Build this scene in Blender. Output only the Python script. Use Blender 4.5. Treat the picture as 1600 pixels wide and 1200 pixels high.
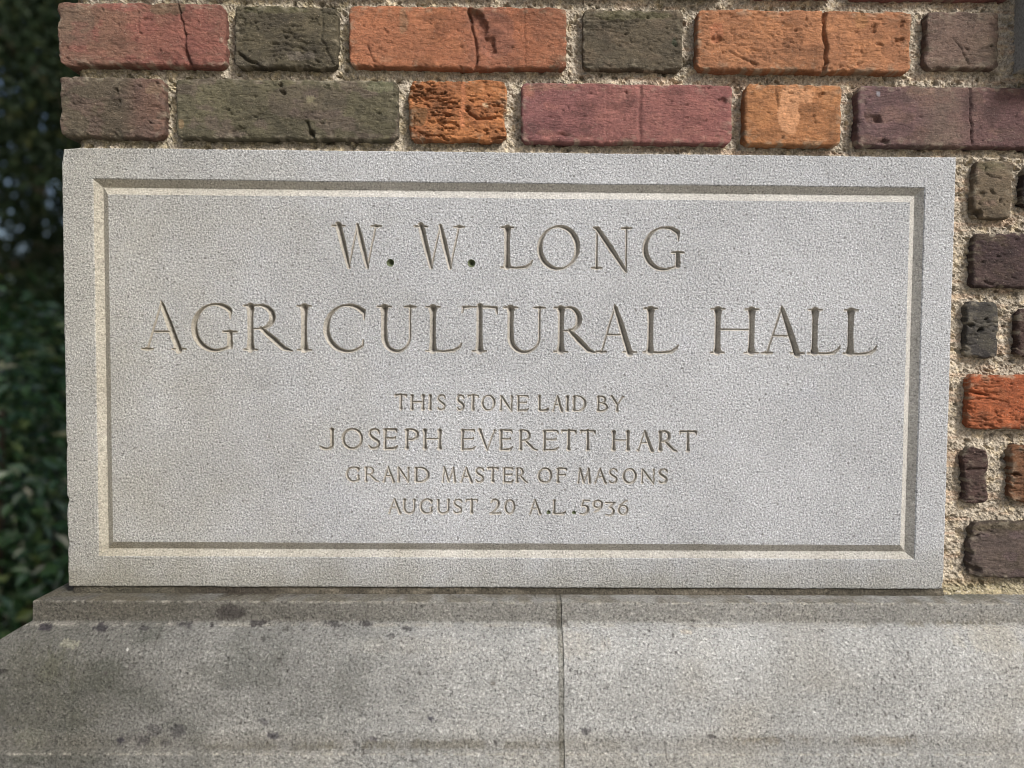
import bpy, math, random
import numpy as np

# ------------------------------------------------------------------ scene, camera, light
scene = bpy.context.scene
for o in list(bpy.data.objects):
    bpy.data.objects.remove(o, do_unlink=True)
COL = scene.collection
S = 0.00062            # metres per wall unit (one unit is about one photo pixel on the wall face)
Z0 = 1.36              # height of the middle of the cornerstone above the ground
# wall units: u to the right, v down, d into the wall;  world = (u*S, d*S, Z0 - v*S)
F = 1155.0
CP = np.array([-12.07, -28.03, -1168.96])
RM = np.array([[0.9999, -0.0073, -0.0121], [0.0068, 0.9992, -0.0395], [0.0124, 0.0395, 0.9991]])
def w2px(P):
    q = (np.asarray(P, float) - CP) @ RM.T
    return np.stack([800 + F*q[..., 0]/q[..., 2], 600 + F*q[..., 1]/q[..., 2]], -1)
def px2w(x, y, d=0.0):
    w = RM.T @ np.array([(x-800)/F, (y-600)/F, 1.0])
    return CP + w*((d-CP[2])/w[2])
def toW(u, v, d):
    return (u*S, d*S, Z0 - v*S)

from mathutils import Matrix, Vector
cam = bpy.data.cameras.new('camera'); camo = bpy.data.objects.new('camera', cam); COL.objects.link(camo)
r0, r1, r2 = RM
conv = lambda r: Vector((r[0], r[2], -r[1])).normalized()
cx = conv(r0); cz = -conv(r2); cy = cz.cross(cx); cx = cy.cross(cz)
m = Matrix((cx, cy, cz)).transposed().to_4x4(); m.translation = Vector(toW(*CP))
camo.matrix_world = m
cam.sensor_width = 36; cam.lens = F/1600*36; cam.clip_start = 0.02; cam.clip_end = 2500
cam.dof.use_dof = True; cam.dof.focus_distance = 0.725; cam.dof.aperture_fstop = 2.7
scene.camera = camo

SUN = Vector((0.50, -0.58, 0.65)).normalized()       # towards the light
world = bpy.data.worlds.new('World'); scene.world = world; world.use_nodes = True
nt = world.node_tree; bg = nt.nodes['Background']
sky = nt.nodes.new('ShaderNodeTexSky'); sky.sky_type = 'NISHITA'; sky.sun_disc = False
sky.sun_elevation = math.asin(SUN.z); sky.sun_rotation = math.atan2(SUN.x, SUN.y)
sky.air_density = 0.9; sky.dust_density = 6.0; sky.ozone_density = 1.0
nt.links.new(sky.outputs[0], bg.inputs[0]); bg.inputs[1].default_value = 0.11
sl = bpy.data.lights.new('sun', 'SUN'); sl.energy = 3.4; sl.angle = math.radians(11); sl.color = (1.0, 0.97, 0.935)
so = bpy.data.objects.new('sun', sl); COL.objects.link(so)
so.rotation_euler = SUN.to_track_quat('Z', 'Y').to_euler(); so.location = (2, -3, 5)
scene.view_settings.view_transform = 'Standard'; scene.view_settings.look = 'None'
scene.view_settings.gamma = 1; scene.view_settings.use_curve_mapping = False
scene.view_settings.exposure = 0.30
scene.render.engine = 'CYCLES'
scene.cycles.filter_width = 1.0

# ------------------------------------------------------------------ noise
def _h(ix, iy, seed):
    n = (ix.astype(np.int64)*374761393 + iy.astype(np.int64)*668265263 + seed*1442695041) & 0xffffffff
    n = ((n ^ (n >> 13))*1274126177) & 0xffffffff
    n = (n ^ (n >> 16)) & 0xffffffff
    return n/4294967295.0
def vnoise(x, y, seed=0):
    x = np.asarray(x, float); y = np.asarray(y, float)
    ix = np.floor(x); iy = np.floor(y); fx = x-ix; fy = y-iy
    ix = ix.astype(np.int64); iy = iy.astype(np.int64)
    fx = fx*fx*(3-2*fx); fy = fy*fy*(3-2*fy)
    a = _h(ix, iy, seed); b = _h(ix+1, iy, seed); c = _h(ix, iy+1, seed); d = _h(ix+1, iy+1, seed)
    return (a+(b-a)*fx)*(1-fy)+(c+(d-c)*fx)*fy
def fbm(x, y, seed=0, octv=4, gain=0.5):
    s = 0; a = 1; t = 0
    for i in range(octv):
        s = s+a*vnoise(x*2**i+i*17.3, y*2**i-i*9.1, seed+i*101); t += a; a *= gain
    return s/t
def sstep(a, b, x):
    t = np.clip((x-a)/(b-a), 0, 1); return t*t*(3-2*t)
def lin(c):
    c = np.array(c, float)/255.0
    return np.where(c <= 0.04045, c/12.92, ((c+0.055)/1.055)**2.4)
def mix(a, b, t):
    return a*(1-t[..., None])+b*t[..., None]

# ------------------------------------------------------------------ mesh helpers
def mesh_from(name, V, Fc, mat=None, parent=None, col=None, smooth=False, org=(0, 0, 0), units=True):
    """V: n x 3 in wall units (or metres when units=False), Fc: k x 4 or k x 3 indices"""
    V = np.asarray(V, float)
    if units:
        W = np.stack([V[:, 0]*S, V[:, 2]*S, Z0-V[:, 1]*S], 1)
    else:
        W = V.copy()
    W = W-np.array(org)
    Fc = np.asarray(Fc, np.int32)
    me = bpy.data.meshes.new(name)
    k = Fc.shape[1]
    me.vertices.add(len(W)); me.vertices.foreach_set('co', W.astype(np.float32).ravel())
    me.loops.add(Fc.size); me.loops.foreach_set('vertex_index', Fc.ravel())
    me.polygons.add(len(Fc)); me.polygons.foreach_set('loop_start', np.arange(0, Fc.size, k, dtype=np.int32))
    me.polygons.foreach_set('loop_total', np.full(len(Fc), k, np.int32))
    me.update(calc_edges=True)
    if col is not None:
        a = me.color_attributes.new('Col', 'FLOAT_COLOR', 'POINT')
        a.data.foreach_set('color', np.concatenate([col, np.ones((len(col), 1))], 1).astype(np.float32).ravel())
    me.polygons.foreach_set('use_smooth', np.full(len(Fc), bool(smooth)))
    if mat: me.materials.append(mat)
    ob = bpy.data.objects.new(name, me); COL.objects.link(ob)
    ob.location = org
    if parent is not None:
        ob.parent = parent
        ob.location = Vector(org)-parent.location
    return ob
def gridfaces(nr, nc, wrap=False, flip=False):
    r = np.arange(nr-1)[:, None]; c = np.arange(nc if wrap else nc-1)[None, :]
    c2 = (c+1) % nc
    a = r*nc+c; b = r*nc+c2; d = (r+1)*nc+c; e = (r+1)*nc+c2
    f = np.stack([a, d, e, b], -1) if not flip else np.stack([a, b, e, d], -1)
    return f.reshape(-1, 4)
def thing(name, loc, label, cat, group=None):
    e = bpy.data.objects.new(name, None); COL.objects.link(e); e.location = loc
    e.empty_display_size = 0.1
    e['label'] = label; e['category'] = cat
    if group: e['group'] = group
    return e
def fieldmesh(us, vs, dfun, **kw):
    U, Vv = np.meshgrid(us, vs); D = dfun(U, Vv)
    V = np.stack([U, Vv, D], -1).reshape(-1, 3)
    return V, gridfaces(len(vs), len(us))

# ------------------------------------------------------------------ materials
def newmat(name):
    mt = bpy.data.materials.new(name); mt.use_nodes = True
    n = mt.node_tree; return mt, n, n.nodes['Principled BSDF'], n.nodes, n.links
def nnode(N, typ, **kw):
    x = N.new(typ)
    for k, v in kw.items():
        if k.startswith('i_'): x.inputs[k[2:].replace('_', ' ')].default_value = v
        else: setattr(x, k, v)
    return x
def tex(N, L, co, scale, detail=3.0, rough=0.55, typ='noise', dist=0.0):
    x = N.new('ShaderNodeTexNoise'); x.inputs['Scale'].default_value = scale
    x.inputs['Detail'].default_value = detail; x.inputs['Roughness'].default_value = rough
    x.inputs['Distortion'].default_value = dist
    L.new(co, x.inputs['Vector']); return x.outputs['Fac']
def ramp(N, L, f, pts):
    r = N.new('ShaderNodeValToRGB'); e = r.color_ramp.elements
    while len(e) > 2: e.remove(e[-1])
    for i, (p, c) in enumerate(pts):
        x = e[i] if i < 2 else e.new(p)
        x.position = p; x.color = (*c, 1) if len(c) == 3 else c
    L.new(f, r.inputs['Fac']); return r.outputs['Color']
def mrange(N, L, f, a, b, c, d):
    x = N.new('ShaderNodeMapRange'); x.inputs[1].default_value = a; x.inputs[2].default_value = b
    x.inputs[3].default_value = c; x.inputs[4].default_value = d
    L.new(f, x.inputs[0]); return x.outputs[0]
def math_(N, L, op, a, b):
    x = N.new('ShaderNodeMath'); x.operation = op
    for i, v in enumerate((a, b)):
        if isinstance(v, (int, float)): x.inputs[i].default_value = v
        else: L.new(v, x.inputs[i])
    return x.outputs[0]
def mixc(N, L, f, a, b, mode='MIX'):
    x = N.new('ShaderNodeMix'); x.data_type = 'RGBA'; x.blend_type = mode
    for i, v in ((0, f), (6, a), (7, b)):
        if isinstance(v, (int, float)): x.inputs[i].default_value = v
        elif isinstance(v, tuple): x.inputs[i].default_value = (*v, 1)
        else: L.new(v, x.inputs[i])
    return x.outputs[2]
def bump(N, L, h, strength, dist, prev=None):
    b = N.new('ShaderNodeBump'); b.inputs['Strength'].default_value = strength
    b.inputs['Distance'].default_value = dist
    L.new(h, b.inputs['Height'])
    if prev: L.new(prev, b.inputs['Normal'])
    return b.outputs['Normal']

def stone_material(name, vcol=False, base=(0.40, 0.40, 0.395), grain=1.0, gs=520, weather=True, bk=1.0, al=1.0, sp=1.0):
    mt, n, B, N, L = newmat(name)
    co = N.new('ShaderNodeTexCoord').outputs['Object']
    if vcol:
        at = N.new('ShaderNodeAttribute'); at.attribute_name = 'Col'; c = at.outputs['Color']
    else:
        rgb = N.new('ShaderNodeRGB'); rgb.outputs[0].default_value = (*base, 1); c = rgb.outputs[0]
    big = tex(N, L, co, 7, 4, 0.6); mid = tex(N, L, co, 60, 3, 0.6)
    c = mixc(N, L, 1.0, c, ramp(N, L, big, [(0.3, (0.86, 0.86, 0.855)), (0.7, (1.08, 1.08, 1.085))]), 'MULTIPLY')
    c = mixc(N, L, 1.0, c, ramp(N, L, mid, [(0.3, (0.94, 0.94, 0.94)), (0.7, (1.05, 1.05, 1.045))]), 'MULTIPLY')
    if weather:
        sep = N.new('ShaderNodeSeparateXYZ'); L.new(co, sep.inputs[0])
        wob = mrange(N, L, tex(N, L, co, 11, 4, 0.6), 0.25, 0.75, -0.11, 0.11)
        x = math_(N, L, 'ADD', sep.outputs['X'], wob)
        f = mrange(N, L, x, -0.42, -0.10, 1.0, 0.0)
        c = mixc(N, L, f, c, mixc(N, L, 1.0, c, (0.82, 0.79, 0.70), 'MULTIPLY'))
        z = math_(N, L, 'ADD', sep.outputs['Z'], mrange(N, L, tex(N, L, co, 25, 4, 0.6), 0.25, 0.75, -0.02, 0.02))
        f2 = mrange(N, L, z, -0.165, -0.215, 0.0, 1.0)
        c = mixc(N, L, f2, c, mixc(N, L, 1.0, c, (0.74, 0.72, 0.65), 'MULTIPLY'))
        # pale warm bloom patches
        p = mrange(N, L, tex(N, L, co, 19, 3, 0.5), 0.60, 0.75, 0.0, 0.5)
        c = mixc(N, L, p, c, mixc(N, L, 1.0, c, (1.05, 1.06, 1.1), 'MULTIPLY'))
    # mineral grain: pale, mid and dark grains
    g = tex(N, L, co, gs, 2.0, 0.7)
    g2 = tex(N, L, co, gs*0.72, 4.0, 0.75)
    a = 0.44*grain*al
    c = mixc(N, L, 1.0, c, ramp(N, L, g, [(0.30, (1-1.5*a,)*3), (0.42, (1-0.35*a,)*3), (0.58, (1+0.35*a,)*3), (0.70, (1+1.5*a,)*3)]), 'MULTIPLY')
    vor = N.new('ShaderNodeTexVoronoi'); vor.inputs['Scale'].default_value = gs*0.28; L.new(co, vor.inputs['Vector'])
    spot = mrange(N, L, vor.outputs['Distance'], 0.10, 0.22, 0.60*sp, 0.0)
    sel = math_(N, L, 'GREATER_THAN', vor.outputs['Color'], 0.80)
    c = mixc(N, L, math_(N, L, 'MULTIPLY', spot, sel), c, (0.10, 0.095, 0.085))
    L.new(c, B.inputs['Base Color'])
    B.inputs['Roughness'].default_value = 0.88; B.inputs['Specular IOR Level'].default_value = 0.25
    nb = bump(N, L, g2, 1.0*grain, 0.0034*bk)
    nb = bump(N, L, g, 1.0*grain, 0.0012, nb)
    L.new(nb, B.inputs['Normal'])
    return mt

M_STONE = stone_material('cornerstone_stone', False, (0.431, 0.4505, 0.476), 1.0)
M_STONE_CUT = stone_material('cut_stone', False, (0.350, 0.338, 0.310), 0.45)
M_DOT = stone_material('mossy_hole', False, (0.10, 0.12, 0.07), 0.6, weather=False)
M_BASE = stone_material('base_stone', True, grain=1.0, gs=430, weather=False, bk=3.6, al=.85, sp=.45)
M_GREY = stone_material('dark_grey_stone', False, (0.33, 0.32, 0.30), 0.6, weather=False)

def brick_material(name, wr=1.0):
    mt, n, B, N, L = newmat(name)
    tc = N.new('ShaderNodeTexCoord')
    oi = N.new('ShaderNodeObjectInfo')
    vm = N.new('ShaderNodeVectorMath'); vm.operation = 'ADD'; L.new(tc.outputs['Object'], vm.inputs[0])
    cb = N.new('ShaderNodeCombineXYZ'); sc = math_(N, L, 'MULTIPLY', oi.outputs['Random'], 17.0)
    for i in range(3): L.new(sc, cb.inputs[i])
    L.new(cb.outputs[0], vm.inputs[1]); co = vm.outputs[0]
    at = N.new('ShaderNodeAttribute'); at.attribute_name = 'Col'; c = at.outputs['Color']
    c = mixc(N, L, 1.0, c, ramp(N, L, tex(N, L, co, 320, 4, 0.7), [(0.28, (0.70, 0.70, 0.70)), (0.72, (1.28, 1.27, 1.25))]), 'MULTIPLY')
    c = mixc(N, L, 1.0, c, ramp(N, L, tex(N, L, co, 45, 4, 0.7), [(0.3, (0.80, 0.81, 0.83)), (0.7, (1.15, 1.14, 1.12))]), 'MULTIPLY')
    c = mixc(N, L, mrange(N, L, tex(N, L, co, 900, 2, 0.5), 0.66, 0.75, 0.0, 0.5), c, (0.5, 0.42, 0.33))
    L.new(c, B.inputs['Base Color']); B.inputs['Roughness'].default_value = 0.86
    B.inputs['Specular IOR Level'].default_value = 0.3
    mp = N.new('ShaderNodeMapping'); mp.inputs['Scale'].default_value = (0.28, 0.28, 1.0); L.new(co, mp.inputs[0])
    w = tex(N, L, mp.outputs[0], 420, 4, 0.65, dist=0.6)
    w = mrange(N, L, w, 0.36, 0.55, 0.0, 1.0)
    nb = bump(N, L, w, 0.7*wr, 0.0010)
    nb = bump(N, L, tex(N, L, co, 480, 5, 0.8), 1.0, 0.0016, nb)
    L.new(nb, B.inputs['Normal']); return mt
M_BRICK = brick_material('brick_clay')

def mortar_material(name):
    mt, n, B, N, L = newmat(name)
    co = N.new('ShaderNodeTexCoord').outputs['Object']
    at = N.new('ShaderNodeAttribute'); at.attribute_name = 'Col'; c = at.outputs['Color']
    g = tex(N, L, co, 420, 3, 0.7)
    c = mixc(N, L, 1.0, c, ramp(N, L, g, [(0.30, (0.50, 0.47, 0.42)), (0.5, (0.98, 0.98, 0.97)), (0.68, (1.45, 1.42, 1.36))]), 'MULTIPLY')
    vor = N.new('ShaderNodeTexVoronoi'); vor.inputs['Scale'].default_value = 330; L.new(co, vor.inputs['Vector'])
    c = mixc(N, L, mrange(N, L, vor.outputs['Distance'], 0.2, 0.4, 0.55, 0.0), c, ramp(N, L, vor.outputs['Color'], [(0.2, (0.62, 0.58, 0.5)), (0.55, (0.36, 0.31, 0.24)), (0.85, (0.10, 0.085, 0.06))]))
    L.new(c, B.inputs['Base Color']); B.inputs['Roughness'].default_value = 0.92; B.inputs['Specular IOR Level'].default_value = 0.2
    nb = bump(N, L, g, 1.0, 0.0018); L.new(nb, B.inputs['Normal']); return mt
M_MORTAR = mortar_material('sandy_mortar')

def leaf_material(name, c1, c2, rough=0.35, spec=0.5):
    mt, n, B, N, L = newmat(name)
    g = N.new('ShaderNodeNewGeometry')
    c = ramp(N, L, g.outputs['Random Per Island'], [(0.0, c1), (0.75, c2), (0.97, (c2[0]*2.2, c2[1]*1.4, c2[2]*1.1))])
    L.new(c, B.inputs['Base Color']); B.inputs['Roughness'].default_value = rough
    B.inputs['Specular IOR Level'].default_value = spec
    return mt
def plain(name, c, rough=0.9, noise=(8, 0.3), scale2=None):
    mt, n, B, N, L = newmat(name)
    co = N.new('ShaderNodeTexCoord').outputs['Object']
    f = tex(N, L, co, noise[0], 6, 0.65)
    k = noise[1]
    L.new(ramp(N, L, f, [(0.3, tuple(x*(1-k) for x in c)), (0.7, tuple(x*(1+k) for x in c))]), B.inputs['Base Color'])
    B.inputs['Roughness'].default_value = rough
    L.new(bump(N, L, f, 0.6, 0.02), B.inputs['Normal']); return mt

# ------------------------------------------------------------------ ground
g = mesh_from('ground', [(-900, -900, 0), (900, -900, 0), (900, 900, 0), (-900, 900, 0)], [(0, 1, 2, 3)],
              plain('lawn_soil', (0.045, 0.06, 0.025), 0.95, (2.0, 0.5)), units=False)
g['kind'] = 'structure'; g['label'] = 'dark mossy lawn and soil in the shade beside the building'

pth = mesh_from('bounce_path', [(-9, -7, .004), (12, -7, .004), (12, -0.45, .004), (-9, -0.45, .004)], [(0, 1, 2, 3)],
                plain('bounce_concrete', (0.34, 0.315, 0.275), 0.95, (5.0, 0.2)), units=False)  # unseen walk, added to bounce warm light up into the stone's dark slopes
pth['kind'] = 'structure'; pth['label'] = 'unseen pale concrete walk added in front of the wall to bounce light onto it'

# ------------------------------------------------------------------ cornerstone
HW, HH = 700.0, 344.6
BM, WO, WI, DV = 48.3, 10.2, 12.2, 11.5
Q = toW(0, 0, 0)
stone = thing('cornerstone', Q, 'pale grey engraved cornerstone with a framed inscription, set in the brick corner', 'cornerstone')
step = 3.0
def ring(mg, d, wob=0.0, seed=0, n1=467, n2=230):
    """closed rectangular ring at margin mg, depth d"""
    tx = np.linspace(-1, 1, n1); ty = np.linspace(-1, 1, n2)
    hw = HW-mg; hh = HH-mg
    top = np.stack([tx*hw, -hh*np.ones(n1)], 1)[:-1]; rt = np.stack([hw*np.ones(n2), ty*hh], 1)[:-1]
    bt = np.stack([-tx*hw, hh*np.ones(n1)], 1)[:-1]; lf = np.stack([-hw*np.ones(n2), -ty*hh], 1)[:-1]
    P = np.concatenate([top, rt, bt, lf])
    if wob:
        s = np.arange(len(P))
        nz = (fbm(P[:, 0]/7.0, P[:, 1]/7.0, seed, 3)-0.5)*2*wob
        nz += (vnoise(P[:, 0]/60.0, P[:, 1]/60.0, seed+5)-0.5)*1.6*wob
        cxn = np.abs(P[:, 0])/hw; cyn = np.abs(P[:, 1])/hh
        horiz = cxn >= 0.99999
        P[horiz, 0] -= np.sign(P[horiz, 0])*nz[horiz]
        v = cyn >= 0.99999
        P[v, 1] -= np.sign(P[v, 1])*nz[v]
    dd = np.full(len(P), float(d))
    return np.concatenate([P, dd[:, None]], 1)
def chip(R, c, r, depth):
    """knock a corner or an edge off"""
    dist = np.hypot(R[:, 0]-c[0], R[:, 1]-c[1]); k = np.clip(1-dist/r, 0, 1)
    R[:, 2] += depth*k
    R[:, 0] += np.sign(-c[0])*depth*0.5*k; R[:, 1] += np.sign(-c[1])*depth*0.35*k
    return R
rings = [ring(0, 190), ring(0, 60, .4, 1), ring(0, 3.0, .6, 1), ring(0.5, 0.8, .6, 1), ring(2.2, 0, .3, 1), ring(20, 0),
         ring(BM-1.2, 0, .45, 3), ring(BM+0.3, 1.4, .45, 3), ring(BM+WO, DV, .15, 4)]
for R_ in rings[1:5]:
    chip(R_, (-HW, -HH), 26, 3.2); chip(R_, (-HW, 208), 9, 3); chip(R_, (-HW, 275), 12, 2.2)
    chip(R_, (-HW, 120), 6, 1.6); chip(R_, (HW, HH), 14, 1.6)
nr = len(rings[0])
bo = mesh_from('border', np.concatenate(rings), gridfaces(len(rings), nr, True, True), M_STONE, stone, org=Q)
M_GROOVE = stone_material('groove_stone', False, (0.425, 0.422, 0.402), 0.7)
bo.data.materials.append(M_GROOVE); mi = np.zeros((len(rings)-1, nr), np.int32); mi[-1] = 1
bo.data.polygons.foreach_set('material_index', mi.ravel())
r_in = [ring(BM+WO, DV, .15, 4), ring(BM+WO+WI-1.0, 1.6, .4, 7), ring(BM+WO+WI+1.0, 0, .4, 7), ring(BM+WO+WI+8, 0)]
bv = mesh_from('bevel', np.concatenate(r_in), gridfaces(len(r_in), nr, True, True), M_STONE, stone, org=Q)
bv.data.materials.append(M_GROOVE); mi = np.zeros((len(r_in)-1, nr), np.int32); mi[:2] = 1
bv.data.polygons.foreach_set('material_index', mi.ravel())
PM = BM+WO+WI+8
PL, PR, PT, PB = -HW+PM, HW-PM, -HH+PM, HH-PM

# --- carved letters: every glyph is a set of strokes whose V-cut depth follows the stroke width
class G:
    def __init__(s, W, H, T, t, sr, k=1.0):
        s.W, s.H, s.T, s.t, s.sr = W, H, T, t, sr; s.P = []; s.k = k
    def st(s, pts, w):
        """straight/poly stroke; pts in units (x right, y up)"""
        pts = np.array(pts, float)
        w = np.full(len(pts), w, float) if np.isscalar(w) else np.array(w, float)
        s.P.append((pts, w))
    def stem(s, x, y0, y1, w, x1=None, s0=True, s1=True, full=1.0):
        x1 = x if x1 is None else x1; n = 13
        tt = np.linspace(0, 1, n); fl = 1.0+0.38*np.exp(-tt*s.H/(0.075*s.H))*(1 if s0 else 0)+0.38*np.exp(-(1-tt)*s.H/(0.075*s.H))*(1 if s1 else 0)
        fl *= 1-0.09*np.sin(np.pi*tt)
        i0 = (w*.42/s.H if s0 else 0)*s.H; i1 = (w*.42/s.H if s1 else 0)*s.H
        s.st(np.stack([x+(x1-x)*tt, y0+i0+(y1-i1-y0-i0)*tt], 1), w*fl)
        if s0: s.ser(x, y0, w)
        if s1: s.ser(x1, y1, w)
    def ser(s, x, y, w, l=None, r=None):
        l = s.sr+w*0.3 if l is None else l; r = s.sr+w*0.3 if r is None else r
        if s.sr <= 0.01*s.H: return
        hb = 0.036*s.H+0.85; yy = y+(-hb*0.5 if y > s.H*0.5 else hb*0.5)
        s.st([(x-l, yy), (x-l*0.45, yy), (x, yy), (x+r*0.45, yy), (x+r, yy)], [hb*0.8, hb*1.05, hb*1.7, hb*1.05, hb*0.8])
    def arc(s, cx, cy, rx, ry, a0, a1, wf, n=40):
        a = np.radians(np.linspace(a0, a1, n))
        w = np.array([wf(math.degrees(x)) for x in a])
        s.st(np.stack([cx+rx*np.cos(a), cy+ry*np.sin(a)], 1), w)
def stress(T, t, th0=200, p=1.4):
    return lambda a: t+(T-t)*abs(math.cos(math.radians(a-th0)))**p
def glyph(ch, W, H, T, t, sr):
    g = G(W, H, T, t, sr); e = T*0.5; o = sr+T*0.3; ot = sr+t*0.3
    if ch == 'I': g.stem(W/2, 0, H, T)
    elif ch == 'L':
        g.stem(o, 0, H, T)
        g.st([(o, H*.02), (W*.5, H*.012), (W*.78, H*.035), (W*.93, H*.11), (W*.985, H*.19)], [t*1.3, t*1.5, t*2.0, t*1.6, t*.7])
    elif ch == 'T':
        g.stem(W/2, 0, H, T, s1=False)
        g.st([(W*.02, H*.86), (W*.045, H*.975), (W*.3, H*.985), (W*.7, H*.985), (W*.955, H*.975), (W*.98, H*.84)], [t*.7, t*1.7, t*1.4, t*1.4, t*1.8, t*.8])
    elif ch == 'H':
        g.stem(o, 0, H, T); g.stem(W-o, 0, H, T); g.st([(o, H*.53), (W-o, H*.53)], t*1.15)
    elif ch == 'U':
        r = H*.34; x0 = o; x1 = W-ot
        g.stem(x0, r*.9, H, T, s0=False); g.stem(x1, r*.9, H, t*1.35, s0=False)
        c = (x0+x1)/2; rx = (x1-x0)/2
        g.arc(c, r, rx, r-H*.005, 180, 360, lambda a: T*1.0 if a <= 200 else (T*.95+(t*1.3-T*.95)*min(1, (a-200)/110)))
    elif ch == 'A':
        ax = W*.46
        g.st([(ot*1.05, 0), (ax, H*1.03)], [t*1.1, t*.9]); g.ser(ot*1.05, 0, t)
        g.st([(ax-t*.3, H*1.07), (ax+T*.1, H*.98), (W*.62, H*.6), (W-o*1.05, 0)], [t*.3, T*.72, T*.95, T*1.1]); g.ser(W-o*1.02, 0, T)
        g.st([(ot+(ax-ot)*.40, H*.40), (ax+(W-o-ax)*.60, H*.40)], t*1.15)
    elif ch == 'W':
        a, b, c_, d = W*.14, W*.34, W*.51, W*.70
        g.st([(a, H), (a+(b-a)*.5, H*.5), (b, -H*.0)], [T*1.1, T, T*.6]); g.ser(a, H, T)
        g.st([(b, -H*.02), (c_, H*.98)], t)
        g.st([(c_, H*1.0), (c_+(d-c_)*.4, H*.6), (d, 0)], [T*.55, T, T*.6])
        g.st([(d, -H*.02), (W*.87, H)], t*1.05); g.ser(W*.87, H, t)
    elif ch == 'V':
        b = W*.52
        g.st([(W*.14, H), (b, 0)], [T*1.1, T*.75]); g.ser(W*.14, H, T); g.st([(b, -H*.02), (W*.9, H)], t*1.05); g.ser(W*.9, H, t)
    elif ch == 'N':
        xl, xr = ot*1.25, W-ot*1.15
        g.stem(xl, 0, H*.96, t*1.35, s1=False); g.stem(xr, 0, H, t*1.25, s0=False)
        g.st([(W*.06, H*.985), (xl+T*.15, H*.95), (W*.5, H*.48), (xr, -H*.05)], [t*1.0, T*.9, T, T*.55])
    elif ch == 'M':
        a, b, c_ = W*.18, W*.47, W*.80
        g.st([(a, H*.97), (W*.08, 0)], t*1.1); g.ser(W*.08, 0, t); g.st([(a, H*1.0), (b, H*.04)], [T*.9, T*.8])
        g.st([(b, H*.02), (c_, H*.98)], t); g.stem(c_, 0, H, T*.9, x1=c_) if False else g.st([(c_, H), (W*.9, 0)], [T*.8, T]); g.ser(W*.9, 0, T)
    elif ch in 'OQ':
        m_ = T*.45
        g.arc(W/2, H/2, W/2-m_, H/2+H*.012-t*.3, 0, 360, stress(T*1.0, t*1.15, 205), 64)
    elif ch == '0':
        m_ = T*.4
        g.arc(W/2, H/2, W/2-m_, H/2-t*.3, 0, 360, stress(T*.85, t*1.1, 190), 48)
    elif ch == 'C':
        m_ = T*.45; rx = W*.56; c = rx+m_*.4
        g.arc(c, H/2, rx-m_*.3, H/2+H*.01-t*.3, 48, 308, stress(T, t*1.3, 200), 54)
        xe = c+(rx)*math.cos(math.radians(48))
        g.st([(xe-W*.12, H*.945), (xe+W*.02, H*.885), (W*.975, H*.85), (W*.985, H*.70)], [t*1.3, t*2.2, t*2.2, t*.8])
        g.st([(c+rx*math.cos(math.radians(-52)), H*.105), (W*.95, H*.14), (W*.965, H*.25)], [t*1.3, t*1.3, t*.8])
    elif ch == 'G':
        m_ = T*.45; rx = W*.50; c = rx+m_*.5
        g.arc(c, H/2, rx-m_*.3, H/2+H*.01-t*.3, 52, 318, stress(T, t*1.3, 200), 54)
        g.st([(W*.68, H*.955), (W*.80, H*.90), (W*.85, H*.86), (W*.86, H*.70)], [t*1.2, t*2.3, t*2.4, t*.7])
        g.stem(W*.845, H*.09, H*.38, T*.9, s0=False, s1=False); g.ser(W*.845, H*.385, T)
        g.st([(W*.62, H*.03), (W*.75, H*.045), (W*.86, H*.11)], [t*1.2, t*1.4, t*1.4])
    elif ch in 'RPB':
        g.stem(o, 0, H, T)
        wb = W*(.64 if ch == 'R' else .92); yb = H*(.46 if ch != 'B' else .53)
        if ch == 'B': wb = W*.80
        cx_ = o+(wb-o)*.35; ry = (H-yb)/2; rx = wb-cx_-T*.4
        g.st([(o, H*.985), (cx_, H*.985)], t*1.2)
        g.arc(cx_, yb+ry, rx, ry-H*.015, 90, -90, lambda a: t*1.2+(T-t*1.2)*max(0, math.cos(math.radians(a-8)))**1.2, 30)
        g.st([(cx_, yb+H*.015), (o, yb+H*.02)], t*1.1)
        if ch == 'R':
            g.st([(cx_+rx*.15, yb+H*.02), (W*.62, H*.24), (W*.82, H*.055), (W*.99, 0)], [T*.7, T*1.0, T*.8, t*1.0])
        if ch == 'B':
            cx_ = o+(W-o)*.35; rx = W-cx_-T*.45; ry = yb/2
            g.arc(cx_, ry, rx, ry-H*.01, 90, -90, lambda a: t*1.2+(T-t*1.2)*max(0, math.cos(math.radians(a)))**1.2, 30)
            g.st([(cx_, H*.012), (o, H*.012)], t*1.1)
    elif ch == 'D':
        g.stem(o, 0, H, T); c = o+(W-o)*.28
        g.st([(o, H*.985), (c, H*.985)], t*1.2); g.st([(o, H*.012), (c, H*.012)], t*1.2)
        g.arc(c, H/2, W-c-T*.45, H/2-H*.014, 90, -90, lambda a: t*1.2+(T-t*1.2)*max(0, math.cos(math.radians(a)))**1.1, 36)
    elif ch in 'EF':
        g.stem(o, 0, H, T, s0=(ch == 'F'), s1=True)
        g.st([(o, H*.985), (W*.88, H*.975), (W*.95, H*.86)], [t*1.2, t*1.6, t*.8])
        g.st([(o, H*.54), (W*.8, H*.54), (W*.83, H*.60)], [t*1.1, t*1.2, t*.9])
        if ch == 'E': g.st([(o*.5, H*.012), (o, H*.012), (W*.8, H*.02), (W*.99, H*.15)], [t, t*1.2, t*1.7, t*.8])
    elif ch == 'J':
        x = W*.78; g.stem(x, H*.2, H, T, s0=False)
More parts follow.
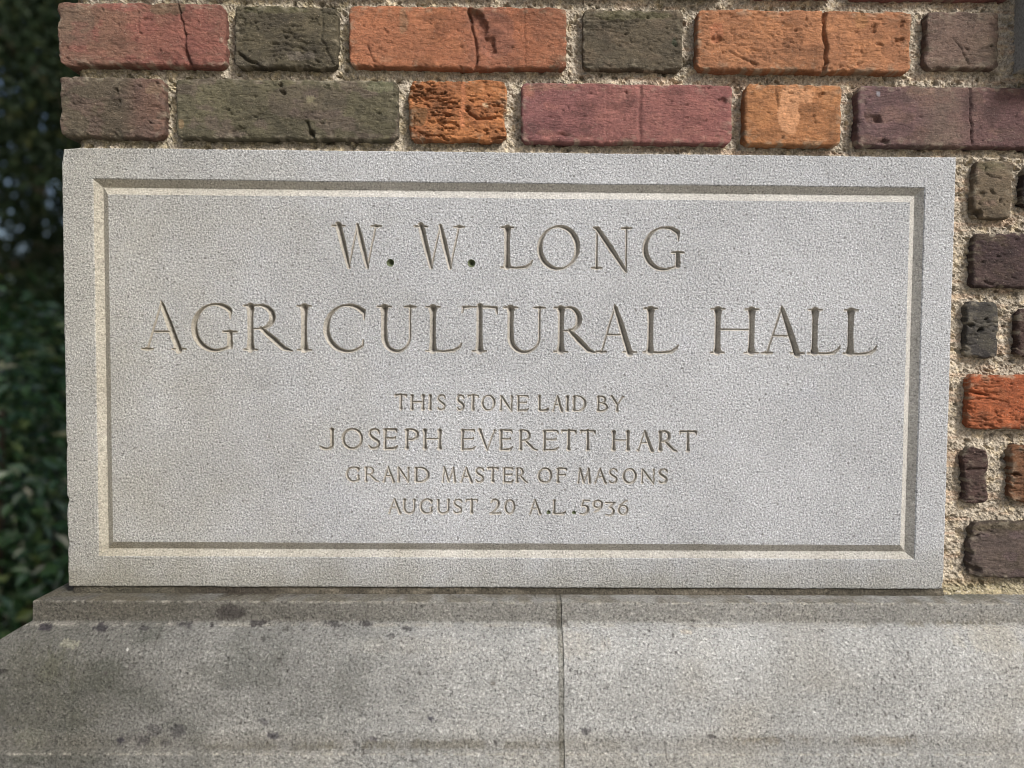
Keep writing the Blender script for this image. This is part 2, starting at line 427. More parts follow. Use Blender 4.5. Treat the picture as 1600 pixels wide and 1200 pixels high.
        g.st([(x, H*.22), (x-W*.02, H*.1), (x-W*.15, H*.0), (x-W*.38, -H*.02), (x-W*.62, H*.02), (x-W*.78, H*.11)], [T, T*.95, T*.8, T*.65, t*1.5, t*.8])
    elif ch == 'Y':
        g.stem(W*.5, 0, H*.48, T, s1=False); g.st([(W*.12, H), (W*.5, H*.46)], [T, T*.9]); g.st([(W*.5, H*.46), (W*.88, H)], t*1.15)
        g.ser(W*.88, H, t); g.ser(W*.12, H, T)
    elif ch == 'S':
        xs = [.88, .80, .58, .34, .18, .17, .32, .58, .80, .86, .76, .52, .28, .12]
        ys = [.80, .93, .985, .96, .85, .70, .585, .48, .37, .235, .09, .015, .045, .17]
        w = [t, t*1.5, t*1.3, t*1.4, T*.75, T*.9, T*1.05, T*1.1, T*1.0, T*.8, t*1.6, t*1.3, t*1.5, t*.9]
        q = np.linspace(0, 13, 60); i = np.arange(14)
        g.st(np.stack([np.interp(q, i, xs)*W, np.interp(q, i, ys)*H], 1), np.interp(q, i, w))
    elif ch == '2':
        g.st(np.array([(.10*W, .80*H), (.22*W, .95*H), (.48*W, 1.0*H), (.72*W, .92*H), (.82*W, .74*H), (.74*W, .52*H), (.48*W, .26*H), (.10*W, .02*H)]), [t, t*1.4, t*1.5, T*.8, T, T*.9, T*.6, t])
        g.st([(.06*W, .02*H), (.5*W, .02*H), (.97*W, .05*H), (1.0*W, .10*H)], [t*1.5, T*.7, T*.7, t])
    elif ch == '5':
        g.st([(.95*W, .97*H), (.35*W, .97*H)], [T*.7, T*.6]); g.st([(.35*W, .97*H), (.24*W, .58*H)], t*1.2)
        g.st(np.array([(.24*W, .57*H), (.5*W, .62*H), (.78*W, .52*H), (.86*W, .33*H), (.74*W, .12*H), (.42*W, 0), (.04*W, .04*H)]), [t, T*.6, T*.9, T, T*.9, t*1.5, t])
    elif ch == '3':
        g.st([(.03*W, .96*H), (.92*W, .96*H)], [T*.8, T*.8]); g.st([(.9*W, .96*H), (.42*W, .60*H)], t*1.5)
        g.st(np.array([(.42*W, .60*H), (.72*W, .54*H), (.88*W, .36*H), (.78*W, .13*H), (.45*W, .0), (.04*W, .05*H)]), [t, T*.8, T, T*.9, t*1.5, t])
    elif ch == '6':
        g.arc(.5*W, .32*H, .40*W, .31*H, 0, 360, stress(T*.9, t*1.3, 190), 36)
        g.st(np.array([(.88*W, .98*H), (.55*W, .88*H), (.22*W, .62*H), (.11*W, .36*H)]), [t, t*1.3, T*.8, T*.9])
    elif ch == '9':
        g.arc(.5*W, .66*H, .40*W, .31*H, 0, 360, stress(T*.9, t*1.3, 190), 36)
        g.st(np.array([(.89*W, .62*H), (.80*W, .36*H), (.50*W, .12*H), (.18*W, .02*H)]), [T*.9, T*.8, t*1.4, t])
    elif ch == '.':
        g.st([(W/2, W/2), (W/2+.01, W/2)], [W, W])
    return g.P

LINES = []   # (text items [(char, x0, x1)], (x_ref0, y_base0, x_ref1, y_base1), cap px, T, t, serif, grid step)
LINES.append(('W. W. LONG', [('W', 517.5, 598), ('.', 604.5, 615.5), ('W', 646, 728), ('.', 731, 742.5), ('L', 783, 832.5), ('O', 839.5, 906), ('N', 923, 987), ('G', 1005, 1069)],
              (517, 417.4, 1069, 421.8), 65, .132, .034, .105, .75))
LINES.append(('AGRICULTURAL HALL', [('A', 221, 290), ('G', 300, 370), ('R', 381, 457), ('I', 463, 488), ('C', 507, 570), ('U', 590, 649), ('L', 666, 722), ('T', 721, 777.5), ('U', 787.5, 851), ('R', 866, 932), ('A', 931, 995), ('L', 1006, 1061), ('H', 1111, 1184.5), ('A', 1190, 1257), ('L', 1263, 1314), ('L', 1319, 1371)],
              (221, 547, 1371, 554.7), 71.5, .130, .034, .105, .75))
LINES.append(('THIS STONE LAID BY', [('T', 617.6, 635), ('H', 641.6, 663), ('I', 668, 676), ('S', 682, 697), ('S', 713, 726), ('T', 731, 747), ('O', 752, 774), ('N', 781, 801), ('E', 808, 826), ('L', 841, 857), ('A', 863, 880), ('I', 883, 890), ('D', 895, 916), ('B', 933, 950), ('Y', 953, 976)],
              (617, 640.2, 977, 643), 23.5, .165, .090, .035, .65))
LINES.append(('JOSEPH EVERETT HART', [('J', 500, 524), ('O', 534, 567), ('S', 574, 595), ('E', 599, 621), ('P', 633, 656), ('H', 661, 690), ('E', 720, 743), ('V', 745, 776), ('E', 780, 801), ('R', 811, 839), ('E', 848, 873), ('T', 877, 900), ('T', 907, 930), ('H', 956, 984), ('A', 995, 1022), ('R', 1029, 1058), ('T', 1062, 1088)],
              (500, 701, 1088, 705.5), 31.5, .148, .075, .045, .65))
LINES.append(('GRAND MASTER OF MASONS', [('G', 541, 563), ('R', 570, 592), ('A', 598, 617), ('N', 621, 640), ('D', 648, 671), ('M', 690, 713), ('A', 719, 739), ('S', 742, 757), ('T', 762, 778), ('E', 786, 802), ('R', 806, 825), ('O', 840, 863), ('F', 870, 886), ('M', 902, 924), ('A', 929, 948), ('S', 950, 966), ('O', 973, 995), ('N', 1002, 1023), ('S', 1028, 1044)],
              (541, 752.5, 1044, 755.7), 23, .165, .090, .035, .65))
LINES.append(('AUGUST 20 A.L.5936', [('A', 607, 627), ('U', 630, 649), ('G', 656, 677), ('U', 683, 702), ('S', 707, 723), ('T', 728, 746), ('2', 766, 782), ('0', 788, 805), ('A', 827, 846), ('.', 854.5, 860), ('L', 864, 884), ('.', 894.3, 899.6), ('5', 906, 921), ('9', 926, 942), ('3', 946, 961), ('6', 965, 982)],
              (607, 802, 984, 804.3), 22.5, .168, .092, .035, .65))
rngL = random.Random(5)
panel_cuts = []   # (v0, v1, u0, u1) rectangles taken by the inscription lines
for li, (txt, items, (xa, ya, xb, yb), capx, Tf, tf, sf, gstep) in enumerate(LINES):
    P0 = px2w(items[0][1], ya); P1 = px2w(items[-1][2], yb)
    base_v = (px2w(xa, ya)[1]+px2w(xb, yb)[1])/2; sl = (px2w(xb, yb)[1]-px2w(xa, ya)[1])/(P1[0]-P0[0])
    H = px2w(800, 600)[1]-px2w(800, 600-capx)[1]
    u0 = P0[0]-6; u1 = P1[0]+6; v0 = base_v-H*1.10-5; v1 = base_v+H*.10+5
    nu = int((u1-u0)/gstep); nv = int((v1-v0)/gstep)
    us = np.linspace(u0, u1, nu); vs = np.linspace(v0, v1, nv)
    D = np.zeros((nv, nu)); own = -np.ones((nv, nu), int)
    for gi, (ch, xl, xr) in enumerate(items):
        ym = ya+(yb-ya)*(xl-xa)/(xb-xa)
        ul = px2w(xl, ym-capx/2)[0]; ur = px2w(xr, ym-capx/2)[0]
        W = ur-ul; bv = px2w((xl+xr)/2, ym)[1]
        h = H; big = capx > 50
        if ch == '9': bv -= 2.0+2; h = H*.82
        if ch == '3': bv += 1.5; h = H*.93
        if ch == '6': h = H*1.0
        T, t, sr = Tf*H, tf*H, sf*H
        if not big: T *= rngL.uniform(.88, 1.12); t *= rngL.uniform(.8, 1.2)
        if ch == '.': bv = px2w(0.5*(xl+xr), ym)[1]-(2.0 if big else 0.5)
        pcs = glyph(ch, W, h, T, t, sr)
        ia = max(0, np.searchsorted(us, ul-8)); ib = min(nu, np.searchsorted(us, ur+8))
        X, Y = np.meshgrid(us[ia:ib]-ul, bv-vs)
        X = X+(fbm(us[None, ia:ib]/5.0, vs[:, None]/5.0, 31+li, 2)-.5)*(.9 if big else 1.1)
        Y = Y+(fbm(us[None, ia:ib]/5.0, vs[:, None]/5.0, 77+li, 2)-.5)*(.9 if big else 1.1)
        Fm = np.full(X.shape, -9.0)
        for pts, w in pcs:
            for k in range(len(pts)-1):
                a = pts[k]; b = pts[k+1]; ab = b-a; l2 = max(ab@ab, 1e-9)
                tt = np.clip(((X-a[0])*ab[0]+(Y-a[1])*ab[1])/l2, 0, 1)
                dd = np.hypot(X-a[0]-tt*ab[0], Y-a[1]-tt*ab[1])
                Fm = np.maximum(Fm, (w[k]+(w[k+1]-w[k])*tt)/2-dd)
        if ch == '.':
            dep = np.clip(Fm, 0, None)*(2.0 if big else 1.5)
        else:
            dep = np.clip(Fm+.2, 0, None)*(2.2 if big else 2.3)
        sub = D[:, ia:ib]; ow = own[:, ia:ib]
        ow[dep > np.maximum(sub, 0.0)] = gi; own[:, ia:ib] = ow
        D[:, ia:ib] = np.maximum(sub, dep)
    # slight weathering of arrises and small surface pocks
    U, Vv = np.meshgrid(us, vs)
    edge = np.zeros_like(D); edge[1:-1, 1:-1] = 1; edge[:2] = 0; edge[-2:] = 0; edge[:, :2] = 0; edge[:, -2:] = 0
    relief = np.clip(fbm(U/3.1, Vv/3.1, 9, 2)-.62, 0, 1)*2.2
    Dt = (D+relief*np.where(D > 0, .6, 1))*edge
    VV = np.stack([U, Vv, Dt], -1).reshape(-1, 3)
    FF = gridfaces(nv, nu)
    fo = np.max(own.reshape(-1)[FF], 1)
    def sub_mesh(name, mask, mat, parent):
        f = FF[mask]; idx, inv = np.unique(f, return_inverse=True)
        return mesh_from(name, VV[idx], inv.reshape(-1, 4), mat, parent, org=Q)
    line_e = sub_mesh('inscription_line', fo < 0, M_STONE, stone)
    line_e['label'] = 'engraved line reading '+txt
    for gi, (ch, xl, xr) in enumerate(items):
        if not (fo == gi).any(): continue
        dot = ch == '.'
        lo = sub_mesh('full_stop' if dot else 'letter' if ch.isalpha() else 'numeral', fo == gi, (M_DOT if dot else M_STONE_CUT), line_e)
        lo.location = (0, 0, 0)
    panel_cuts.append((v0, v1, u0, u1))
# flat field of the panel around the lines: strips with matching borders
V_ = []; F_ = []
def rectq(u0, u1, v0, v1):
    b = len(V_); V_.extend([(u0, v0, 0), (u0, v1, 0), (u1, v1, 0), (u1, v0, 0)]); F_.append((b, b+1, b+2, b+3))
prev = PT
for v0, v1, u0, u1 in panel_cuts:
    rectq(PL, PR, prev, v0); rectq(PL, u0, v0, v1); rectq(u1, PR, v0, v1); prev = v1
rectq(PL, PR, prev, PB)
mesh_from('panel', V_, F_, M_STONE, stone, org=Q)
mesh_from('core', [(-HW+60, -HH+60, 14), (-HW+60, HH-60, 14), (HW-60, HH-60, 14), (HW-60, -HH+60, 14)], [(0, 1, 2, 3)], M_STONE, stone, org=Q)

# ------------------------------------------------------------------ moulded stone base
base = thing('stone_plinth', toW(0, 700, 0), 'weathered grey moulded stone base course with lichen spots, below the cornerstone and the bricks', 'stone base')
VT = 355.3
prof = [(-60, VT-1.0), (0, VT), (10, VT), (20, VT+.1), (30, VT+.4), (33, VT+.9), (34.3, VT+2.2)]
for v in np.arange(VT+5, 387, 3.0): prof.append((34.3+0.02*(v-VT), v))
prof += [(35.2, 387.6), (37.5, 389.4)]
cv = np.array([(41, 390.6), (52, 396.5), (64, 404.5), (73, 414), (80, 425), (86, 440), (90.5, 458), (93.5, 480), (95.5, 503), (97.5, 520), (100.5, 533), (103, 542), (105, 548.5), (112.9, 552.2)])
s_ = np.r_[0, np.cumsum(np.hypot(*np.diff(cv, axis=0).T))]
q = np.r_[np.linspace(0, s_[-3], 96), s_[-2], (s_[-2]+s_[-1])/2, s_[-1]]
prof += list(zip(np.interp(q, s_, cv[:, 0]), np.interp(q, s_, cv[:, 1])))
prof += [(113.6, 554.2), (113.8, 556.5)]
for v in list(np.arange(560, 620, 4))+[640, 680, 760]: prof.append((113.8, float(v)))
prof = np.array(prof)
STAINS = [  # px, py, rx, ry, strength, rgb   (lichen, soot and lime marks)
    (364, 924, 60, 8, .85, (62, 58, 52)), (300, 926, 60, 6, .5, (70, 62, 50)), (430, 926, 90, 5, .5, (80, 70, 50)), (360, 958, 26, 14, .75, (72, 68, 66)),
    (402, 975, 18, 6, .8, (66, 63, 66)), (290, 975, 12, 6, .75, (66, 63, 66)), (224, 980, 9, 5, .7, (68, 66, 68)), (331, 976, 4, 4, .9, (50, 48, 50)),
    (70, 981, 11, 8, .9, (66, 63, 68)), (158, 981, 13, 8, .9, (62, 60, 64)), (518, 976, 10, 6, .7, (64, 62, 66)), (572, 975, 11, 6, .8, (62, 60, 64)),
    (639, 983, 10, 5, .7, (70, 68, 70)), (609, 993, 6, 5, .6, (75, 73, 75)), (639, 1019, 6, 4, .7, (72, 70, 72)), (412, 999, 5, 4, .7, (70, 68, 66)),
    (210, 1158, 30, 14, .6, (76, 73, 76)), (241, 1141, 14, 10, .6, (78, 75, 78)), (277, 1142, 12, 12, .65, (72, 70, 74)), (190, 1156, 7, 4, .8, (60, 58, 66)),
    (262, 1163, 10, 6, .6, (74, 72, 76)), (413, 1130, 8, 7, .6, (84, 82, 88)), (429, 1151, 11, 6, .75, (72, 70, 80)), (357, 1028, 3, 3, .9, (45, 43, 42)),
    (292, 1052, 2.4, 2.4, .9, (40, 38, 38)), (198, 1014, 2.4, 2.4, .9, (225, 225, 220)), (674, 1122, 5, 4, .8, (70, 70, 84)), (917, 1143, 7, 6, .75, (80, 78, 82)),
    (845, 1015, 2.4, 2.4, .9, (45, 43, 42)), (774, 1160, 3, 3, .8, (60, 56, 56)), (583, 1156, 8, 5, .6, (84, 80, 90)), (1071, 987, 11, 5, .8, (205, 200, 190)),
    (1112, 1150, 5, 4, .8, (80, 78, 78)), (1250, 1152, 30, 5, .45, (112, 100, 84)), (5, 1048, 7, 4, .8, (58, 56, 54)), (110, 1005, 16, 8, .5, (176, 176, 156)),
    (50, 1150, 30, 12, .3, (140, 142, 128)), (770, 1068, 5, 3, .6, (98, 90, 80)), (900, 1008, 60, 24, .28, (196, 190, 176)), (1050, 1100, 120, 34, .15, (176, 174, 172)),
    (1560, 1000, 90, 22, .35, (196, 192, 178)), (640, 1010, 120, 16, .28, (180, 178, 170)), (1440, 975, 120, 4, .5, (126, 120, 100)), (876, 975, 16, 8, .55, (84, 80, 74)),
    (200, 950, 130, 18, .30, (96, 92, 80)), (60, 1080, 110, 80, .30, (92, 92, 78)), (90, 1050, 30, 40, .35, (88, 90, 72)), (1590, 925, 90, 7, .6, (112, 118, 104)), (1500, 932, 40, 6, .5, (108, 114, 104)),
    (1300, 1158, 160, 8, .35, (134, 122, 98)), (700, 1165, 260, 7, .45, (112, 108, 92)), (440, 1168, 160, 6, .4, (104, 100, 86)), (690, 1060, 60, 30, .18, (120, 120, 112))]
def base_color(V):
    pxy = w2px(V); x, y = pxy[:, 0], pxy[:, 1]
    u, v = V[:, 0], V[:, 1]
    big = fbm(u/150, v/90+V[:, 2]/90, 3, 4); med = fbm(u/22, v/22+V[:, 2]/22, 8, 4); fine = fbm(u/7, v/7+V[:, 2]/7, 12, 3)
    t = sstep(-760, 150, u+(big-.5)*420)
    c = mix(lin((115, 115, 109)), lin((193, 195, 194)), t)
    c = mix(c, lin((184, 181, 172))[None], sstep(.55, .80, big)*.5*t)
    gm = sstep(.45, .70, fbm(u/60, v/40, 44, 4))*(1-t)
    c = mix(c, lin((80, 84, 74))[None], gm*.5)
    # lip and ledge dirt; the lip's upright face also carries painted shade
    lip = (sstep(353, 357, v)*sstep(392, 384, v))
    c = mix(c, lin((104, 101, 92))[None]*(1+.5*t)[:, None], lip*(.75-.25*t))
    foot = sstep(522, 542, v)*sstep(555, 551, v)
    c = mix(c, lin((112, 108, 96))[None], foot*(.2+.3*med))
    ledge = (v < 356.5)*1.0
    c = mix(c, lin((112, 106, 88))[None], ledge*sstep(.3, .65, med)*.6)
    c = c*(0.9+.2*med)[:, None]
    arris_light = np.exp(-((v-554.2)/1.5)**2)*sstep(.35, .65, fine)*.6+np.exp(-((v-357)/1.3)**2)*(V[:, 2] < -30)*sstep(.35, .7, fine)*.6+np.exp(-((v-390.5)/1.6)**2)*sstep(.4, .7, med)*.5  # highlight painted as pale colour along the arrises and just under the lip
    c = mix(c, lin((196, 192, 180))[None], np.clip(arris_light, 0, 1))
    wx = (fine-.5)*16+(vnoise(u/2.5, v/2.5+V[:, 2]/2.5, 13)-.5)*7; wy = (med-.5)*14+(vnoise(u/2.5+40, v/2.5, 14)-.5)*7
    for (sx, sy, rx, ry, st, rgb) in STAINS:
        k = min(1.0, max(.25, rx/12))
        d2 = ((x-sx+wx*k)/rx)**2+((y-sy+wy*k*.7)/ry)**2
        hf = vnoise(u/2.1, v/2.1+V[:, 2]/2.1, 17)*.6+fine*.4
        a = sstep(.30, .62, np.clip(1.25-d2, 0, 1)*.75+(hf-.5)*1.1+.12)*(d2 < 1.6)*st
        if rx > 25: a = a*sstep(.30, .62, med)*1.1
        c = mix(c, lin(rgb)[None], np.clip(a, 0, 1))
    # scattered tiny lichen dots
    sp = vnoise(u/3.2, v/3.2+V[:, 2]/3.2, 91)*sstep(.45, .6, fbm(u/40, v/40, 92, 3))
    c = mix(c, lin((74, 70, 68))[None], sstep(.84, .92, sp)*.7)
    return np.clip(c, 0, 1)
def molding(ulist, left_return=False, seed=0, cut0=None, ret_len=1000):
    """sweep the profile along u; with left_return the sweep turns the corner at u=-700 (mitre)"""
    rows = []; prof_n = len(prof)
    if left_return:
        ts = np.r_[np.linspace(ret_len, 120, 50), np.linspace(112, 0, 36)[:-1]]
        for tdep in ts:       # return: front corner at depth -o, runs back to depth ret_len
            rows.append(np.stack([-700-prof[:, 0], prof[:, 1], np.where(tdep > 0, tdep-prof[:, 0]*(1-tdep/ret_len), -prof[:, 0])], 1))
        rows.append(np.stack([-700-prof[:, 0], prof[:, 1], -prof[:, 0]], 1))
    L0 = len(rows)
    for i, u in enumerate(ulist):
        if left_return:
            k = (u+700)/(ulist[-1]+700)
            uu = -700-prof[:, 0]*(1-k)+(k*(ulist[-1]+700))
            if k <= 0: continue
        else: uu = np.full(prof_n, u)
        rows.append(np.stack([uu, prof[:, 1], -prof[:, 0]], 1))
    A = np.array(rows)
    if cut0 is not None: pass
    # surface roughness
    V = A.reshape(-1, 3)
    n1 = (fbm(V[:, 0]/9+V[:, 2]/9, V[:, 1]/9, 50+seed, 3)-.5)*2.2; n2 = (fbm(V[:, 0]/60, V[:, 1]/60, 60+seed, 2)-.5)*2.0
    chipm = np.clip(fbm(V[:, 0]/12+V[:, 2]/13, V[:, 1]/30, 70+seed, 3)-.60, 0, 1)*24
    tp = np.tile(prof, (len(A), 1))
    arr = np.exp(-((tp[:, 1]-VT-1)**2)/8.0)*(tp[:, 0] > 28)+np.exp(-((tp[:, 1]-554)**2)/10.0)*.8
    amp = n1*.55+n2*.4
    V[:, 1] += arr*chipm*.35+amp*.25*(tp[:, 0] < 30)
    V[:, 2] += arr*chipm*.5+amp*.6*(tp[:, 0] >= 30)
    return V, gridfaces(len(A), prof_n, flip=True)
JU0, JU1 = 74.0, 82.3
def endcap(V, Fc, n, last=True):
    """close the end of a stone with a flat face back to the wall core"""
    k = len(V); idx = np.arange(k-n, k) if last else np.arange(0, n)
    B = V[idx].copy(); B[:, 2] = np.maximum(B[:, 2], 60)
    V2 = np.concatenate([V, B]); f = []
    for i in range(n-1):
        a, b = idx[i], idx[i+1]; c_, d_ = k+i+1, k+i
        f.append((a, b, c_, d_) if not last else (a, d_, c_, b))
    return V2, np.concatenate([Fc, np.array(f)])
n_p = len(prof)
V, Fc = molding(np.linspace(-700, JU0, 390), True, 0); V, Fc = endcap(V, Fc, n_p, True)
BQ = tuple(base.location)
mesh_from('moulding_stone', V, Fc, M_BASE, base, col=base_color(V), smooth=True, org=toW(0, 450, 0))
V, Fc = molding(np.r_[np.arange(JU1, 860, 2.0), np.linspace(862, 1500, 120)], False, 4); V, Fc = endcap(V, Fc, n_p, False)
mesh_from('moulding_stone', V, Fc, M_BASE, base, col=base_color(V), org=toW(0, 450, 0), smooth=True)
V, Fc = molding(np.linspace(1508, 2900, 200), False, 9)
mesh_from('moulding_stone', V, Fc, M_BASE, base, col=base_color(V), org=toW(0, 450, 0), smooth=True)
for ua, ub_ in ((2908, 4400), (4408, 6000), (6008, 8000)):
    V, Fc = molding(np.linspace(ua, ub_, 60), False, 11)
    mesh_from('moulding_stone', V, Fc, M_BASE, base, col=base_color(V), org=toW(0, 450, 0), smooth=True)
# joint filling, a little behind the stones
rows = []
for i, u in enumerate(np.linspace(JU0-3, JU1+3, 9)):
    rows.append(np.stack([np.full(n_p, u), prof[:, 1]+1.2, -prof[:, 0]+1.5+(fbm(prof[:, 1]/6, np.full(n_p, u/3.0), 5, 3)-.5)*3.5], 1))
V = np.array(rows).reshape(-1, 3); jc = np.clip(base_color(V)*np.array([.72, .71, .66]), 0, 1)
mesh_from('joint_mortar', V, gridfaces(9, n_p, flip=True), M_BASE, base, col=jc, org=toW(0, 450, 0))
# plain plinth blocks below, down to the ground
def blockbox(u0, u1, v0, v1, d0, d1, name, mat, parent, col):
    us = np.linspace(u0, u1, 12); vs = np.linspace(v0, v1, 8)
    per = []
    V = []; 
    for (m_, d) in ((0, d1), (0, d0+3), (2, d0), (12, d0)):
        V.append([(u0+m_, v0+m_, d), (u1-m_, v0+m_, d), (u1-m_, v1-m_, d), (u0+m_, v1-m_, d)])
    A = np.array(V, float).reshape(-1, 3)
    Fc = list(gridfaces(4, 4, True, True)); Fc.append((15, 14, 13, 12)); Fc = [tuple(f) for f in Fc]; Fc[-1] = (12, 15, 14, 13)
    return mesh_from(name, A, Fc, mat, parent, col=np.tile(col, (len(A), 1)), org=toW((u0+u1)/2, (v0+v1)/2, 0))
vb = 764
rb = random.Random(3)
for row, (va, vz) in enumerate(((764, 1230), (1236, 1700), (1706, 2300))):
    e = [-812, -100, 640, 1400, 2160, 2900, 3700, 4500, 5300, 6100, 7000, 8000] if row % 2 == 0 else [-812, 260, 1010, 1780, 2500, 3300, 4100, 4900, 5700, 6500, 7300, 8000]
    for i in range(len(e)-1):
        k = rb.uniform(.9, 1.05)
        blockbox(e[i]+4, e[i+1]-4, va, vz, -112-rb.uniform(0, 2), 880, 'plinth_block', M_BASE, base, lin((150, 146, 136))*k)

# ------------------------------------------------------------------ brick wall
wall = thing('brick_wall', toW(0, 0, 60), 'weathered multicoloured brick wall corner with sandy mortar, around and above the pale cornerstone', 'brick wall')
bcount = 0
def segdist(X, Y, pts):
    d = np.full(X.shape, 1e9); T = np.zeros(X.shape)
    tot = 0
    for k in range(len(pts)-1):
        a = np.array(pts[k], float); b = np.array(pts[k+1], float); ab = b-a
        t = np.clip(((X-a[0])*ab[0]+(Y-a[1])*ab[1])/max(ab@ab, 1e-9), 0, 1)
        dd = np.hypot(X-a[0]-t*ab[0], Y-a[1]-t*ab[1]); m_ = dd < d
        d = np.where(m_, dd, d); T = np.where(m_, (k+t)/(len(pts)-1), T)
    return d, T
BL = {11: 'cracked red brick with a brownish left end, at the top left corner', 12: 'dark olive header brick with rough wrinkles', 13: 'orange-red brick with a deep gouge right of its middle',
      15: 'orange brick split by a dark vertical crack', 16: 'smooth purplish-grey brick beside the grey stone block', 22: 'long olive-grey brick above the cornerstone', 23: 'small orange brick with wrinkled face and one smooth stripe',
      24: 'long rose-pink brick with a vertical ridge', 25: 'small orange brick with a pale smooth patch', 26: 'long purple brick with a round pit', 31: 'short olive-brown brick, uppermost right of the cornerstone',
      33: 'dark purple-brown brick right of the cornerstone', 34: 'small charcoal brick right of the cornerstone', 36: 'bright orange-red brick right of the cornerstone', 38: 'ochre-brown brick cut by the right edge', 39: 'dull purple-brown brick, lowest right of the cornerstone'}
def brick(*a, **k):
    o = brick_(*a, **k)
    if k.get('seed') in BL: o['label'] = BL[k['seed']]
    return o
def brick_(u0, u1, v0, v1, d0=0.0, depth=60, seed=0, step=1.9, cols=((150, 90, 60), (120, 80, 60)), bands=None, wr=1.0, pit=1.0,
          cracks=(), gouges=(), patches=(), R=5.0, wob=2.2, chips=(), smooth_bands=(), satk=.70, tilt=0.0, leftdark=None):
    """one brick: u,v extents of the front face, d0 its face depth. cracks etc. are in wall units."""
    w = u1-u0; h = v1-v0
    nx = max(6, int(w/step)); ny = max(5, int(h/step))
    # denser sampling near the edges
    a = np.linspace(0, 1, nx); b = np.linspace(0, 1, ny)
    A, B = np.meshgrid(a, b)
    U = u0+A*w; V = v0+B*h
    # irregular outline
    R = R*.45; cr = R*2.0; wob = wob*.8
    dl = A*w; dr = (1-A)*w; dt = B*h; db = (1-B)*h
    # corner rounding of the outline
    def inset(dv):
        x = np.clip(1-dv/cr, 0, 1); return cr*(1-np.sqrt(1-np.clip(x*x, 0, .999)))*.8
    lft = inset(np.minimum(dt, db))+(fbm(V/16, V*0+seed, seed+1, 3)-.5)*wob*2
    rgt = inset(np.minimum(dt, db))+(fbm(V/16, V*0+seed+9, seed+2, 3)-.5)*wob*2
    top = inset(np.minimum(dl, dr))+(fbm(U/20, U*0+seed, seed+3, 4)-.5)*wob*2
    bot = inset(np.minimum(dl, dr))+(fbm(U/20, U*0+seed+5, seed+4, 4)-.5)*wob*2
    U2 = U+lft*(1-A)**3-rgt*A**3; V2 = V+top*(1-B)**3-bot*B**3
    e = np.minimum(np.minimum(dl, dr), np.minimum(dt, db))
    Rr = R*(.6+.9*fbm(U/25, V/25, seed+6, 3))
    x = np.clip(1-e/Rr, 0, 1); D = Rr*(1-np.sqrt(1-np.clip(x*x, 0, .98)))
    # broken arrises
    cn = np.clip(fbm(U/13, V/13, seed+7, 4)-.50, 0, 1)
    D += cn*np.exp(-e/3.2)*16*pit
    # undulation and pits
    D += (fbm(U/45, V/30, seed+8, 3)-.5)*1.6
    pt = np.clip(fbm(U/8, V/5, seed+9, 3)-.745, 0, 1); D += pt*24*pit
    D += (fbm(U/6, V/3.2, seed+10, 3)-.5)*2.0*pit
    # horizontal wire-cut wrinkles
    msk = sstep(.36, .60, fbm(U/38, V/26, seed+11, 3))
    for (bx0, bx1) in smooth_bands:
        s = sstep(bx0-3, bx0+1, U)*sstep(bx1+3, bx1-1, U); msk = msk*(1-s)
    q1 = fbm(U/24, (V+6*fbm(U/22, V/18, seed+12, 2))/3.0, seed+13, 2)
    rid = 1-np.abs(q1*2-1)
    wrk = sstep(.80, .97, rid)
    D += wrk*msk*2.2*wr*(e > 1)
    for pts, wd, dp in cracks:
        d, T = segdist(U+(fbm(U/8, V/8, seed+21, 2)-.5)*5, V, pts)
        D += np.clip(1-d/max(wd, 1.5), 0, 1)**.8*dp
    for (gx, gy, rx, ry, dp) in gouges:
        d = ((U-gx+(fbm(U/7, V/7, seed+22, 2)-.5)*8)/rx)**2+((V-gy+(fbm(U/7, V/7, seed+23, 2)-.5)*8)/ry)**2
        D += sstep(1.15, .35, d)*dp
    D += tilt*(A-.5)
    Pf = np.stack([U2, V2, d0+D], -1)
    # colours
    c1 = lin(cols[0]); c2 = lin(cols[1])
    f = fbm(U/50, V/34, seed+14, 4)
    C = mix(c1[None, None], c2[None, None], sstep(.38, .62, f))
    if bands:
        xs = [bb[0] for bb in bands]; cc = np.array([lin(bb[1]) for bb in bands])
        un = A+(fbm(U/30, V/24, seed+15, 3)-.5)*.16
        G_ = np.stack([np.interp(un, xs, cc[:, i]) for i in range(3)], -1)
        C = C*.35+G_*.65
    if len(cols) > 2:
        f3 = fbm(U/28+50, V/16, seed+16, 4); C = mix(C, lin(cols[2])[None, None], sstep(.55, .68, f3)*.65)
    for (gx, gy, rx, ry, st, rgb) in patches:
        d = (np.abs((U-gx+(fbm(U/9, V/9, seed+24, 2)-.5)*7)/rx))**3+(np.abs((V-gy+(fbm(U/9, V/9, seed+25, 2)-.5)*7)/ry))**3
        C = mix(C, lin(rgb)[None, None], sstep(1.2, .8, d)*st)
    C = C*(0.86+.28*fbm(U/9, V/6, seed+17, 3))[..., None]
    sm = sstep(.56, .68, fbm(U/10, V/7, seed+19, 4))*np.exp(-e/7.0)*.55
    C = mix(C, np.broadcast_to(lin((168, 156, 134)), C.shape), sm)
    soot = sstep(.55, .75, fbm(U/36, V/22, seed+20, 4)); C = C*(1-.28*soot)[..., None]
    gl = C.mean(-1, keepdims=True); C = (gl+(C-gl)*satk)*np.array([.92, .94, .90])
    # sides: boundary ring going back
    ring_i = [(0, j) for j in range(nx)]+[(i, nx-1) for i in range(1, ny)]+[(ny-1, j) for j in range(nx-2, -1, -1)]+[(i, 0) for i in range(ny-2, 0, -1)]
    ri = np.array(ring_i); nb = len(ri)
    bp = Pf[ri[:, 0], ri[:, 1]]; bc = C[ri[:, 0], ri[:, 1]]
    cen = np.array([(u0+u1)/2, (v0+v1)/2])
    side = []; sc = []
